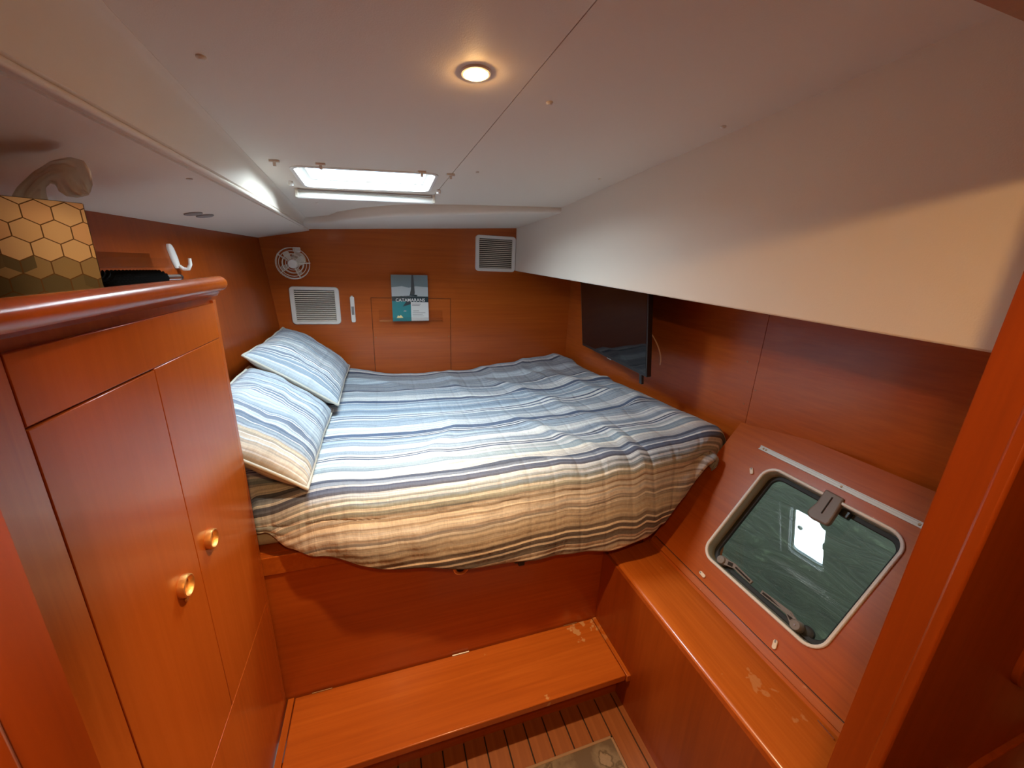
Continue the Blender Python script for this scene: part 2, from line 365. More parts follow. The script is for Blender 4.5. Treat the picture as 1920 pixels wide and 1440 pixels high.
# sole
m = MB(); m.box((-.75, -1.6, -1.66), (1.05, 1.0, -1.606)); floor = struct(finish('floor', m, 'dark_gap'))
PW = .0735
m = MB(); m.box((-PW/2+.0022, -1.25, 0), (PW/2-.0022, 1.25, .006))
pl0 = finish('plank', m, 'teak_sole', floor, base=V(0, 0, 0), bevel=.0008)
fb = Vector(floor['_base'])
for k in range(-10, 5):
    x = .409 + PW*k + PW/2
    loc = V(x, -.30, -1.606) - fb
    if k == -10: pl0.location = loc
    else: share(pl0, 'plank', loc, floor)
m = MB(); m.box((.7790, -1.55, -1.606), (.803, .95, -1.600)); finish('border_plank', m, 'teak_sole', floor, bevel=.0008)

# forward bulkhead with its access panel
m = MB(); m.box((-.75, YW, -1.66), (1.45, YW+.05, .40)); wall_back = struct(finish('wall_back', m, 'cherry_X'))
m = MB(); m.box((-.059, YW-.003, -.86), (.410, YW+.001, -.203)); ap = finish('access_panel', m, 'cherry_X', wall_back, bevel=.0012)
for x, z in ((-.046, -.44), (.398, -.44)):
    m = MB(); m.lathe((x, YW-.0045, z), (0, 1, 0), [(0, 0), (.004, 0), (.004, .002), (0, .002)], 10); finish('screw', m, 'screw_metal', ap)
m = MB()
for a, b in (((-.0625, -.86), (-.0605, -.2)), ((.4115, -.86), (.4135, -.2)), ((-.0625, -.202), (.4135, -.200))):
    m.box((a[0], YW-.0012, a[1]), (b[0], YW+.001, b[1]))
finish('panel_joint', m, 'dark_gap', wall_back)

# hull side on the left
m = MB(); t = -.06
pts = []
for z in (-1.66, .30):
    pts += [(xhull(.14, z)+t, .14, z), (xhull(.14, z), .14, z), (xhull(2.53, z), 2.53, z), (xhull(2.53, z)+t, 2.53, z)]
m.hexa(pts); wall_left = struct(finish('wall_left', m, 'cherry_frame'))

# headliner: two panels with a joint, on a backing
def slab(name, quads, mat, parent, up=.02, bevel=0):
    bm = bmesh.new()
    for q in quads: bm.faces.new([bm.verts.new((x, y, zc(x, y))) for x, y in q])
    bmesh.ops.remove_doubles(bm, verts=bm.verts, dist=1e-5)
    ex = bmesh.ops.extrude_face_region(bm, geom=list(bm.faces))
    for v in [g for g in ex['geom'] if isinstance(g, bmesh.types.BMVert)]: v.co.z += up
    return finish(name, bm, mat, parent, bevel=bevel, smooth=False)
HX0, HX1, HY0, HY1 = -.226, .187, 1.378, 1.622               # deck hatch opening
m = MB(); m.hexa([(x, y, zc(x, y)+dz) for dz in (.13, .16) for x, y in ((-.95, -1.6), (1.45, -1.6), (1.45, 2.55), (-.95, 2.55))])
ceiling = struct(finish('ceiling', m, 'vinyl'))
G = .0009
ys = [.19, HY0, HY1, 2.51]
def L(y): return (xcove(y)-.03, y)
def Sx(y, s): return (xseam(y)+s*G, y)
quads = [[L(.19), Sx(.19, -1), Sx(HY0, -1), (HX1, HY0), (HX0, HY0), L(HY0)],
         [L(HY0), (HX0, HY0), (HX0, HY1), L(HY1)], [(HX1, HY0), Sx(HY0, -1), Sx(HY1, -1), (HX1, HY1)],
         [L(HY1), (HX0, HY1), (HX1, HY1), Sx(HY1, -1), Sx(2.51, -1), L(2.51)]]
slab('headliner_panel', quads, 'vinyl', ceiling)
slab('headliner_panel', [[Sx(.19, 1), (XS+.03, .19), (XS+.03, 2.51), Sx(2.51, 1)]], 'vinyl', ceiling)
m = MB(); m.box((-.78, -1.6, .212), (1.32, .170, .235)); finish('headliner_panel', m, 'vinyl', ceiling)
m = MB(); m.hexa([(x, y, zc(x, y)+dz) for dz in (.012, .016) for x, y in ((xseam(.19)-.01, .19), (xseam(.19)+.01, .19), (xseam(2.5)+.01, 2.5), (xseam(2.5)-.01, 2.5))])
finish('joint_backing', m, 'dark_gap', ceiling)

# rounded lip along the forward end of the headliner
st = [(-.43, 2.33, .198, .168), (-.30, 2.26, .204, .168), (-.22, 2.20, .210, .171), (-.17, 2.10, .217, .176), (-.06, 1.985, .228, .184), (.075, 1.896, .24, .193), (.22, 1.862, .249, .204), (.367, 1.848, .258, .216), (.585, 1.838, .269, .238), (.80, 1.838, .279, .255), (.86, 1.838, .283, .26)]
rings = []
for x, y, zt, zb in st:
    zbk = .186 + .0687*(x-.05); r = min(.016, (zt-zb)*.45)
    rings.append([V(x, y+.004, zt+.008), V(x, y, zt-.004), V(x, y, zb+r)] + [V(x, y+r-r*cos(a), zb+r-r*sin(a)) for a in (pi/6, pi/3, pi/2)] + [V(x, y+.10, zb-.004 if x < .5 else zb-.002), V(x, YW+.005, zbk), V(x, YW+.005, zt+.03)])
m = MB(); m.loft(rings); tag(struct(finish('trim_1', m, 'vinyl', angle=40)), 'white vinyl lip along the ceiling edge above the forward bulkhead', 'trim')

# cove, bead and lower side deck lining on the left
def cove_ring(y):
    x0, z0 = xcove(y), zc(xcove(y), y); x1 = -.338 - .012*max(0, y-1.6); z1 = .166 - .010*(y-.6)/1.6
    x1 = min(x1, x0-.022)
    pr = [V(x0+.004, y, z0-.001), V(x0, y, z0-.004)]
    for k in range(1, 9):
        a = pi/2*k/8; pr.append(V(x0 + (x1+.010-x0)*sin(a), y, z1+.012 + (z0-.004-z1-.012)*(1-(1-cos(a)))))
    # bead
    for k in range(7):
        a = pi/2 - pi*1.15*k/6; pr.append(V(x1+.0055+.0048*cos(a), y, z1+.004+.0048*sin(a)))
    pr += [V(x1-.02, y, z1+.004), V(x1-.02, y, z0+.03), V(x0+.004, y, z0+.03)]
    return pr
m = MB(); m.loft([cove_ring(.19 + (2.30-.19)*k/24) for k in range(25)])
tag(struct(finish('trim_2', m, 'vinyl', angle=50)), 'long white vinyl cove with a thin bead beside the left ceiling', 'trim')
def zl(x, y): return .166 - .010*(y-.6)/1.6 + .2*(x+.34)
m = MB(); m.hexa([(x, y, zl(x, y)+dz) for dz in (0, .03) for x, y in ((-.85, .19), (-.345, .19), (-.355, 2.51), (-.72, 2.51))])
struct(finish('ceiling_side', m, 'vinyl'))

# soffit on the right: bottom edge falls towards the doorway
def zsb(y): return -.0185 - .0335*(2.5-y)
m = MB(); m.prism([(XS, .14, zsb(.14)), (XS, YW+.01, zsb(YW)), (XS, YW+.01, .30), (XS, .14, .42)], (.02, 0, 0))
soffit = struct(finish('wall_right_soffit', m, 'vinyl', bevel=.004))
m = MB(); m.hexa([(x, y, zsb(y)+dz) for dz in (.012, .03) for x, y in ((XS+.01, .14), (1.5, .14), (1.5, YW+.01), (XS+.01, YW+.01))])
finish('underside', m, 'cherry_Y', soffit)

# right hull wall, upper and forward part, with a panel joint
m = MB(); yj = 1.10
def wr(y0, y1, z0, z1, off=0, th=.04):
    return [(xright(y)+o, y, z) for z in (z0, z1) for y, o in ((y0, off), (y0, off+th), (y1, off+th), (y1, off))]
m = MB(); m.hexa(wr(yj+.001, YW+.01, -1.66, .06)); wall_right = struct(finish('wall_right', m, 'cherry_Y'))
m = MB(); m.hexa(wr(.14, yj-.001, -.60, .06)); finish('wall_panel', m, 'cherry_Y', wall_right)
m = MB(); m.hexa(wr(.14, YW, -.62, .06, .03, .05)); finish('wall_backing', m, 'cherry_Y', wall_right)
for px in ((1397, 757), (1418, 732), (1405, 678)):
    q = on(px, 0, xright(1.05)); m = MB(); m.lathe((xright(q.y)-.001, q.y, q.z), (1, 0, 0), [(0, 0), (.003, 0), (.003, .002), (0, .002)], 8); finish('screw', m, 'screw_metal', wall_right)

# sloped panel with the escape-hatch opening
HA, HB = .494, .924; SA = (PX((1312, 1040))[1]+PX((1535, 1228))[1])/2; SB = (PX((1440, 868))[1]+PX((1713, 1012))[1])/2                      # hatch frame extents: y and slope
yc, sc, hw, hh = (HA+HB)/2, (SA+SB)/2, HB-HA, SB-SA
PY0, PY1, PS0, PS1 = .14, 1.118, -.01, .665
def ring_plate(outer_pts, inner_pts, h0, h1):                # plate between two outlines with equal point counts
    m = MB(); mk = lambda pts, h: [P(yc+a, sc+b, h) for a, b in pts]
    rings = [mk(outer_pts, h0), mk(outer_pts, h1), mk(inner_pts, h1), mk(inner_pts, h0), mk(outer_pts, h0)]
    m.loft(rings, cap=False); bmesh.ops.remove_doubles(m.b, verts=m.b.verts, dist=1e-6); return m
inn = rrect(hw-.010, hh-.010, .047, 8)
def to_rect(pts):
    a0, a1, b0, b1 = PY0-yc, PY1-yc, PS0-sc, PS1-sc; out = []
    n = len(pts)//4
    corners = [(a1, b1), (a0, b1), (a0, b0), (a1, b0)]
    for q in range(4):
        for k in range(n):
            x, y = pts[q*n+k]; cx, cy = corners[q]; f = k/(n-1)
            # first half slides along one side, second half along the other
            e0 = {0: (cx, y), 1: (x, cy), 2: (cx, y), 3: (x, cy)}[q]; e1 = {0: (x, cy), 1: (cx, y), 2: (x, cy), 3: (cx, y)}[q]
            mid = (n-1)/2
            out.append((cx, cy) if abs(k-mid) < .6 else (e0 if k < mid else e1))
    return out
m = ring_plate(to_rect(inn), inn, -.03, 0)
wall_slope = struct(finish('wall_right_sloped', m, 'cherry_Y', smooth=False))
m = MB(); m.prism([(1.02, 1.100, -1.08), (1.37, 1.100, -.60), (1.38, 1.100, -1.08)], (0, .018, 0)); finish('end_cheek', m, 'cherry_Z', wall_slope)

# ledge under the sloped panel and the side below it
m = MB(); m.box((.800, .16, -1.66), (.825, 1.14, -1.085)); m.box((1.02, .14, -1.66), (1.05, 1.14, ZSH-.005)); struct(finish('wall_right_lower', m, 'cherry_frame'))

# doorway bulkhead
DY0, DY1, DX0, DX1, DZ = .168, .200, -.157, .537, .171
m = MB(); m.box((-.85, DY0, -1.66), (DX0, DY1, .40)); m.box((DX1, DY0, -1.66), (1.50, DY1, .45)); m.box((DX0, DY0, DZ), (DX1, DY1, .42))
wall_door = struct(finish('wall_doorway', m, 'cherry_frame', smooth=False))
m = MB()
for x0, x1 in ((DX1-.002, DX1+.060), (DX0-.060, DX0+.002)): m.box((x0, DY0-.012, -1.6), (x1, DY0+.001, DZ+.06))
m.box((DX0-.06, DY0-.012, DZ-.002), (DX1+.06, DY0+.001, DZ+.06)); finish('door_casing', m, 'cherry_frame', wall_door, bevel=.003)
# flush lockers with rounded corners in the bulkhead beside the door
def locker(x0, x1, z0, z1):
    t = thing('locker_door', V((x0+x1)/2, DY0, z0), None, None)
    pts = [((x0+x1)/2+a, DY0-.008, (z0+z1)/2+b) for a, b in rrect(x1-x0, z1-z0, .06, 6)]
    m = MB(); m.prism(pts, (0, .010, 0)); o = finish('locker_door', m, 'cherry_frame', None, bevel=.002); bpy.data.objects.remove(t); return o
tag(locker(.822, 1.18, -.565, .02), 'upper flush cherry locker door with rounded corners beside the doorway', 'locker door')
tag(locker(.822, 1.18, -1.30, -.735), 'lower flush cherry locker door with rounded corners beside the doorway', 'locker door')

# passage behind the doorway
m = MB(); m.box((-.80, -1.6, -1.66), (-.75, .17, .40)); struct(finish('wall_passage_left', m, 'cherry_Z'))
m = MB(); m.box((1.30, -1.6, -1.66), (1.35, .17, .45)); struct(finish('wall_passage_right', m, 'cherry_Z'))
m = MB(); m.box((-.80, -1.65, -1.66), (1.35, -1.6, .45)); struct(finish('wall_passage_end', m, 'cherry_Z'))
m = MB(); m.box((1.04, -1.6, -1.66), (1.31, .17, -1.60)); struct(finish('floor_passage', m, 'teak_sole'))

# sea outside the escape hatch
m = MB(); m.box((1.47, -6, -1.45), (12, 8, -1.40)); o = finish('sea_water', m, 'sea_water', smooth=False)
tag(o, 'green rippled sea water seen through the escape hatch', 'water', kind='stuff')

# ------------------------------------------------------------------ deck hatch in the ceiling (window_1)
hb = V((HX0+HX1)/2, (HY0+HY1)/2, zc(0, 1.5))
win1 = struct(thing('window_1', hb, 'white framed deck hatch with bright frosted lens in the ceiling', 'hatch'))
hx, hy = hb.x, hb.y; kx, ky = .05, -.056
def H(a, b, h): return V(hx+a, hy+b, zc(hx+a, hy+b)+h)
def hring(o_, i_, h0, h1, mat, name, parent, extra=None):
    m = MB(); R_ = [[H(a, b, h) for a, b in pts] for pts, h in ((o_, h1), (o_, h0), (i_, h0), (i_, h1), (o_, h1))]
    m.loft(R_, cap=False); bmesh.ops.remove_doubles(m.b, verts=m.b.verts, dist=1e-6); return finish(name, m, mat, parent, angle=40, bevel=.0015)
W, D = HX1-HX0, HY1-HY0
hring(rrect(W+.016, D+.016, .034), rrect(W-.006, D-.006, .026), -.003, .018, 'white_plastic', 'frame', win1)
hring(rrect(W-.010, D-.010, .026), rrect(W-.05, D-.05, .022), .018, .024, 'white_plastic', 'inner_lip', win1)
m = MB(); m.loft([[H(a, b, h) for a, b in rrect(W+.004, D+.004, .03)] for h in (.018, .066)], cap=False); finish('upstand', m, 'hatch_alloy', win1)
m = MB(); m.prism([H(a, b, .062) for a, b in rrect(W+.01, D+.01, .03)], (0, 0, .006)); finish('lens', m, 'hatch_lens', win1)
m = MB(); m.hexa([H(a, b, h) for h in (.012, .040) for a, b in ((-.030, -D/2-.004), (.030, -D/2-.004), (.026, -D/2+.032), (-.026, -D/2+.032))]); lat = finish('latch', m, 'white_plastic', win1, bevel=.004)
m = MB(); m.hexa([H(a, b, h) for h in (.006, .013) for a, b in ((-.016, -D/2+.012), (.016, -D/2+.012), (.016, -D/2+.024), (-.016, -D/2+.024))]); finish('latch_button', m, 'brown_plastic', lat, bevel=.002)
m = MB(); m.lathe(H(.0, D/2-.035, .051), (0, 0, 1), [(0, 0), (.016, 0), (.016, .012), (0, .012)], 14); finish('lens_boss', m, 'white_plastic', win1)
# roller screen cassette behind it
a, b = V(-.262, 1.664, zc(-.262, 1.664)-.019), V(.214, 1.688, zc(.214, 1.688)-.019)
rt = thing('roller_screen', (a+b)/2, 'slim white roller tube fixed behind the deck hatch', 'roller blind')
m = MB(); m.tube([a, a.lerp(b, .5), b], .0125, 16); finish('tube', m, 'white_plastic', rt, angle=50)
for q, d in ((a, -1), (b, 1)):
    m = MB(); m.box((q.x-.006, q.y-.014, q.z-.010), (q.x+.006, q.y+.014, q.z+.022)); finish('end_bracket', m, 'cream_plastic', rt, bevel=.003)
# clips and caps on the headliner
def on_ceiling(px): return onplane(px, (-.05, .056, 1), (.83, .7, .345))
def tclip(px, label):
    q = on_ceiling(px); m = MB(); m.box((q.x-.013, q.y-.005, q.z-.006), (q.x+.013, q.y+.005, q.z+.001)); m.box((q.x-.004, q.y-.004, q.z-.016), (q.x+.004, q.y+.004, q.z-.005))
    return tag(finish('screen_clip', m, 'cream_plastic', bevel=.0015), label, 'clip', 'small screen clips around the deck hatch')
tclip((514, 300), 'small plastic T-shaped clip on the ceiling beside the cove end of the deck hatch')
tclip((601, 306), 'small plastic clip overlapping the deck hatch frame left of its latch')
tclip((791, 321), 'small plastic clip overlapping the deck hatch frame right of its latch')
tclip((845, 326), 'small plastic T-shaped clip on the ceiling joint beside the deck hatch')
for px, lb in (((545, 340), 'small white round stud between cove and deck hatch'), ((822, 356), 'small white round stud between deck hatch and ceiling joint')):
    q = on_ceiling(px); m = MB(); m.lathe(q+V(0, 0, .002), (0, 0, -1), [(0, 0), (.006, 0), (.0085, .008), (.007, .015), (0, .017)], 14)
    tag(finish('screen_stud', m, 'white_plastic'), lb, 'stud', 'round studs beside the deck hatch')
for px, lb in (((377, 106), 'small round screw cap on the ceiling near the cove'), ((1030, 192), 'small round screw cap on the ceiling right of the downlight'), ((1356, 237), 'small round screw cap on the ceiling above the soffit top'),
               ((1124, 335), 'tiny screw cap on the ceiling close to the soffit edge'), ((895, 322), 'tiny screw cap on the ceiling right of the joint clip'), ((594, 380), 'tiny screw cap on the ceiling behind the roller tube')):
    q = on_ceiling(px); r = .007 if px[1] < 250 else .005
    m = MB(); m.lathe(q+V(0, 0, .002), (0, 0, -1), [(0, 0), (r, 0), (r, .004), (r*.6, .0065), (0, .007)], 14)
    tag(finish('screw_cap', m, 'cream_plastic'), lb, 'screw cap', 'screw caps in the headliner')
# lower lining: screw cap and two dark oval marks
def on_lower(px): return onplane(px, (-.2, .00625, 1), (-.34, .6, .166))
q = on_lower((355, 335)); m = MB(); m.lathe(q+V(0, 0, .002), (0, 0, -1), [(0, 0), (.006, 0), (.006, .004), (0, .006)], 12)
tag(finish('screw_cap', m, 'cream_plastic'), 'small screw cap on the low side ceiling below the cove bead', 'screw cap', 'screw caps in the headliner')
for px, lb in (((362, 400), 'grey round adhesive pad on the low side ceiling, farther from the bulkhead'), ((384, 404), 'grey round adhesive pad on the low side ceiling, nearer the bulkhead')):
    q = on_lower(px); m = MB(); m.lathe(q+V(0, 0, .001), (-.2, 0, 1), [(0, 0), (.024, 0), (.024, -.004), (.02, -.0055), (0, -.0055)], 20)
    tag(finish('adhesive_pad', m, 'grey_smudge'), lb, 'adhesive pad', 'adhesive pads on the side ceiling')

# downlights
def downlight(c, r, lens, beam, label, dome=.009):
    t = thing('ceiling_downlight', c, label, 'downlight'); ax = V(.05, -.056, -1).normalized()
    m = MB(); m.lathe(c, ax, [(r*.86, -.004), (r*1.22, -.004), (r*1.24, .0008), (r*1.16, .003), (r*1.0, .0035), (r*.86, .002)], 28); finish('trim_ring', m, 'white_plastic', t)
    m = MB(); m.lathe(c, ax, [(0, -.003), (r*.94, -.003), (r*.92, .003), (r*.7, dome*.7), (r*.4, dome*.94), (0, dome)], 24); finish('lens', m, lens, t, angle=60)
    if not beam: return t
    sp_ = bpy.data.lights.new('lamp_beam', 'SPOT'); sp_.energy = beam; sp_.color = BEAM_COL; sp_.spot_size = R(90); sp_.spot_blend = 1.0; sp_.shadow_soft_size = .02
    so = bpy.data.objects.new('lamp_beam', sp_); C.objects.link(so); so.parent = t; so.location = (0, 0, -.030)
    return t
q = on_ceiling((892, 136)); downlight(q, .021, 'lamp_lens', LAMP_BEAM, 'small round halogen downlight glowing warm in the ceiling')
downlight(V(-.02, -.04, .211), .022, 'passage_lens', PASSAGE_BEAM, 'warm round downlight in the passage ceiling', .018)

# ------------------------------------------------------------------ escape hatch (window_2)
wb = P(yc, sc, 0)
win2 = struct(thing('window_2', wb, 'square escape hatch with rounded cream frame and clear pane over the water', 'hatch'))
def pring(o_, i_, h0, h1, mat, name, bevel=.002):
    return finish(name, ring_plate(o_, i_, h0, h1), mat, win2, angle=40, bevel=bevel)
rr = lambda d, r: rrect(hw-2*d, hh-2*d, r, 8)
pring(rr(0, .052), rr(.010, .042), -.004, .006, 'frame_plastic', 'frame', .003)
pring(rr(.006, .047), rr(.0105, .0415), -.040, -.004, 'grey_recess', 'recess', 0)
pring(rr(.012, .042), rr(.027, .030), -.048, -.036, 'black_rubber', 'gasket', .002)
pring(rr(.006, .048), rr(.016, .040), -.060, -.044, 'grey_recess', 'outer_frame', 0)
m = MB(); m.prism([P(yc+a, sc+b, -.050) for a, b in rr(.012, .042)], PN*-.006); finish('pane', m, 'hatch_pane', win2, smooth=False)
# latch handle at the head
def pt(px, h): y, s = PX(px, h); return P(y, s, h)
h0 = -.012
cA, cB = pt((1603, 938), h0), pt((1553, 968), h0)
y0, s0 = PX((1592, 930), h0); y1, s1 = PX((1545, 985), h0)
m = MB()
hp = [(1553, 921), (1588, 940), (1572, 967), (1560, 985), (1553, 989), (1522, 974), (1517, 964), (1522, 957), (1535, 946)]
base_pts = [pt(p, h0) for p in hp]; m.prism(base_pts, PN*.020); hdl = finish('latch_handle', m, 'brown_plastic', win2, bevel=.005, segs=3)
m = MB(); m.prism([pt(p, h0+.0205) for p in ((1560, 932), (1562, 933), (1541, 963), (1539, 962))], PN*.0015); finish('handle_groove', m, 'dark_gap', hdl)
m = MB(); m.obox(pt((1580, 934), -.026), PU*.018, V(0, .030, 0), PN*.014); finish('latch_mount', m, 'brown_plastic', win2, bevel=.003)
m = MB(); m.obox(pt((1586, 965), -.030), PU*.012, V(0, .013, 0), PN*.010); finish('latch_stop', m, 'black_plastic', win2, bevel=.003)
# two friction hinges at the foot
for (kx_, ky_), (ex, ey), (fx, fy) in (((1353, 1050), (1410, 1093), (1378, 1062)), ((1492, 1173), (1428, 1110), (1480, 1150))):
    c = pt((kx_, ky_), -.020)
    m = MB(); m.lathe(c, PN, [(0, -.022), (.017, -.022), (.017, -.002), (.0155, .004), (.013, .008), (0, .008)], 24); kn = finish('hinge_knob', m, 'brown_plastic', win2)
    m = MB(); m.lathe(c+PN*.008, PN, [(0, 0), (.003, 0), (.003, .001), (0, .001)], 10); finish('hinge_screw', m, 'chrome', kn)
    e = pt((ex, ey), -.034); g = pt((fx, fy), -.028)
    d1 = (g-c); w1 = PN.cross(d1).normalized(); d2 = (e-g); w2 = PN.cross(d2).normalized()
    m = MB()
    poly = [c+w1*.013, g+w1*.009, e+w2*.0065, e-w2*.0065, g-w1*.009, c-w1*.013]; m.prism([p-PN*.004 for p in poly], PN*.009); arm = finish('hinge_arm', m, 'brown_plastic', win2, bevel=.0015)
    n1, n2 = c.lerp(g, .55), g.lerp(e, .93)
    m = MB(); m.prism([p+PN*.0055 for p in (g.lerp(e, .08)+w2*.003, n2+w2*.003, n2-w2*.003, g.lerp(e, .08)-w2*.003)], PN*.0008); finish('arm_slot', m, 'dark_gap', arm)
    m = MB(); m.obox(c.lerp(g, .72)+PN*.0055, (g-c).normalized()*.008, w1*.006, PN*.0008); finish('arm_slot', m, 'dark_gap', arm)
    m = MB(); m.lathe(pt((kx_+22, ky_+14) if kx_ > 1400 else (kx_+14, ky_+20), -.05), PN, [(0, 0), (.020, 0), (.019, .010), (.012, .014), (0, .014)], 24); finish('hinge_foot', m, 'black_rubber', win2)
    f0 = pt((kx_-4, ky_+22), -.030); m = MB(); m.obox(f0, PU*.016, V(0, .026, 0), PN*.016); finish('hinge_bracket', m, 'brown_plastic', win2, bevel=.005)
# turn clips and the aluminium screen track on the panel
for px, lb, ang in (((1409, 882), 'ivory turn clip beside the upper forward corner of the escape hatch', .9), ((1316, 1076), 'ivory turn clip on the panel below the forward lower corner of the escape hatch', .1), ((1453, 1207), 'ivory turn clip on the panel below the aft hinge of the escape hatch', 1.25)):
    y, s = PX(px, .004); c = P(y, s, 0); ux = V(0, 1, 0)*cos(ang) + PU*sin(ang); uy = PN.cross(ux)
    t = thing('turn_clip', c, lb, 'clip', 'turn clips around the escape hatch')
    m = MB(); m.prism([c - ux*.002 + ux*a + uy*b for a, b in rrect(.027, .012, .0058, 5)], PN*.006); finish('clip_body', m, 'ivory_clip', t, bevel=.0015)
    m = MB(); m.prism([c + ux*.007 + ux*a + uy*b + PN*.0058 for a, b in rrect(.009, .004, .0015, 3)], PN*.0006); finish('clip_slot', m, 'grey_smudge', t)
(ya, sa), (yb_, sb) = PX((1428, 836)), PX((1735, 995)); sa = (sa+PX((1727, 991))[1])/2
tr = thing('screen_track', P((ya+.41)/2, sa, 0), 'narrow aluminium screen track above the escape hatch', 'track')
m = MB()
for ds, w, h in ((0, .0085, .0025), (.0072, .0014, .006), (-.0072, .0014, .006), (.0, .0008, .0045)):
    m.obox(P((ya+.30)/2, sa+ds, h/2), V(0, (ya-.30)/2, 0), PU*w, PN*(h/2))
finish('rail', m, 'aluminium', tr)
for y in (ya-.015, ya-.026, .70, .505, .47): m = MB(); m.lathe(P(y, sa, .0026), PN, [(0, 0), (.004, 0), (.003, .0022), (0, .0022)], 10); finish('screw', m, 'screw_metal', tr)

# ------------------------------------------------------------------ ledge (a thing of its own)
led = thing('side_ledge', V(.91, .65, ZSH-.03), 'varnished cherry ledge running under the escape hatch', 'ledge')
m = MB(); prof = [(1.018, ZSH), (.826, ZSH)] + [(.826-.016*sin(a), ZSH-.016+.016*cos(a)) for a in [pi*k/8 for k in range(1, 9)]] + [(1.018, ZSH-.032)]
m.loft([[V(x, y, z) for x, z in prof] for y in (.19, 1.124)]); finish('ledge_top', m, 'cherry_ledge', led, angle=30)
m = MB(); m.prism([(1.012, .19, ZSH+.0005), (1.016, .19, ZSH+.0005), (1.020, .19, ZSH+.008), (1.016, .19, ZSH+.008)], (0, .93, 0)); finish('joint', m, 'dark_gap', led)
m = MB(); m.prism([P(.19, .012, .0), P(.19, .034, .0), P(.19, .034, .006), P(.19, .012, .008)], (0, .92, 0)); finish('corner_strip', m, 'cherry_ledge', led, bevel=.001)
m = MB(); m.prism([P(.19, .0355, .0004), P(.19, .038, .0004), P(.19, .038, .001), P(.19, .0355, .001)], (0, .92, 0)); finish('joint', m, 'dark_gap', led)
a, b = on((1533, 1350), 2, ZSH+.003), on((1564, 1386), 2, ZSH+.003)
m = MB(); m.tube([a, b], .0018, 8); finish('hinge_pin', m, 'chrome', led)

# ------------------------------------------------------------------ berth base
YB = 1.130
be = thing('built_in_berth', V(.45, 1.8, -1.6), 'built-in cherry berth base carrying the mattress', 'berth')
m = MB(); m.box((-.42, YB, -1.62), (1.02, YB+.02, -.853)); finish('front_panel', m, 'cherry_X', be)
m = MB(); m.box((.985, YB-.004, -1.10), (1.34, YB+.018, -.853)); finish('front_panel', m, 'cherry_X', be)
m = MB(); m.box((-.40, YB-.006, -.915), (1.10, YB+.001, -.850)); finish('top_rail', m, 'cherry_ledge', be, bevel=.004)
m = MB(); m.box((-.60, YB+.018, -.872), (1.29, YW, -.850)); finish('berth_deck', m, 'cherry_X', be)
c = on((865, 1067), 1, YB-.008)
m = MB(); m.lathe(V(c.x, YB, c.z), (0, -1, 0), [(.016, -.002), (.028, -.002), (.028, .004), (.024, .006), (.018, .004), (.016, 0)], 24); fh = finish('finger_ring', m, 'brass', be)
m = MB(); m.lathe(V(c.x, YB, c.z), (0, -1, 0), [(0, 0), (.018, 0), (.018, .001), (0, .001)], 20); finish('hole', m, 'dark_gap', fh)
c = on((977, 1052), 1, YB-.012)
m = MB(); m.box((c.x-.026, YB-.018, c.z-.004), (c.x+.026, YB, c.z+.03)); m.box((c.x-.012, YB-.022, c.z-.014), (c.x+.012, YB-.004, c.z+.01)); finish('latch', m, 'black_plastic', be, bevel=.003)

# step
zs = -1.4256
sp = thing('berth_step', V(.22, 1.0, -1.6), 'worn cherry step in front of the berth', 'step')
m = MB(); m.box((-.352, .872, zs-.028), (.782, YB-.004, zs)); finish('tread', m, 'cherry_step', sp, bevel=.003)
for x0, x1 in ((-.374, -.3545), (.7845, .801)): m = MB(); m.box((x0, .866, zs-.028), (x1, YB-.002, zs+.001)); finish('side_strip', m, 'cherry_ledge', sp, bevel=.002)
m = MB(); m.box((-.374, .936, -1.605), (.801, .950, zs-.02)); finish('riser', m, 'cherry_X', sp)
m = MB(); m.box((-.374, .940, -1.600), (.801, .95, -1.59)); finish('riser_foot', m, 'cherry_X', sp)
for px in ((605, 1291), (863, 1223), (1068, 1169)):
    c = on(px, 2, zs); m = MB(); m.tube([V(c.x-.032, YB-.006, zs+.0015), V(c.x+.032, YB-.006, zs+.0015)], .003 if px[0] == 863 else .002, 8); finish('hinge', m, 'aluminium' if px[0] == 863 else 'screw_metal', sp)

# ------------------------------------------------------------------ mattress, quilt and pillows
m = MB(); m.box((-.505, 1.170, -.850), (1.19, YW-.008, -.700)); tag(finish('mattress', m, 'sheet_cloth', bevel=.03, segs=4), 'thick mattress under the striped quilt', 'mattress')

def pal(h): return tuple(((int(h[i:i+2], 16)/255)+.0)**2.2 for i in (0, 2, 4))
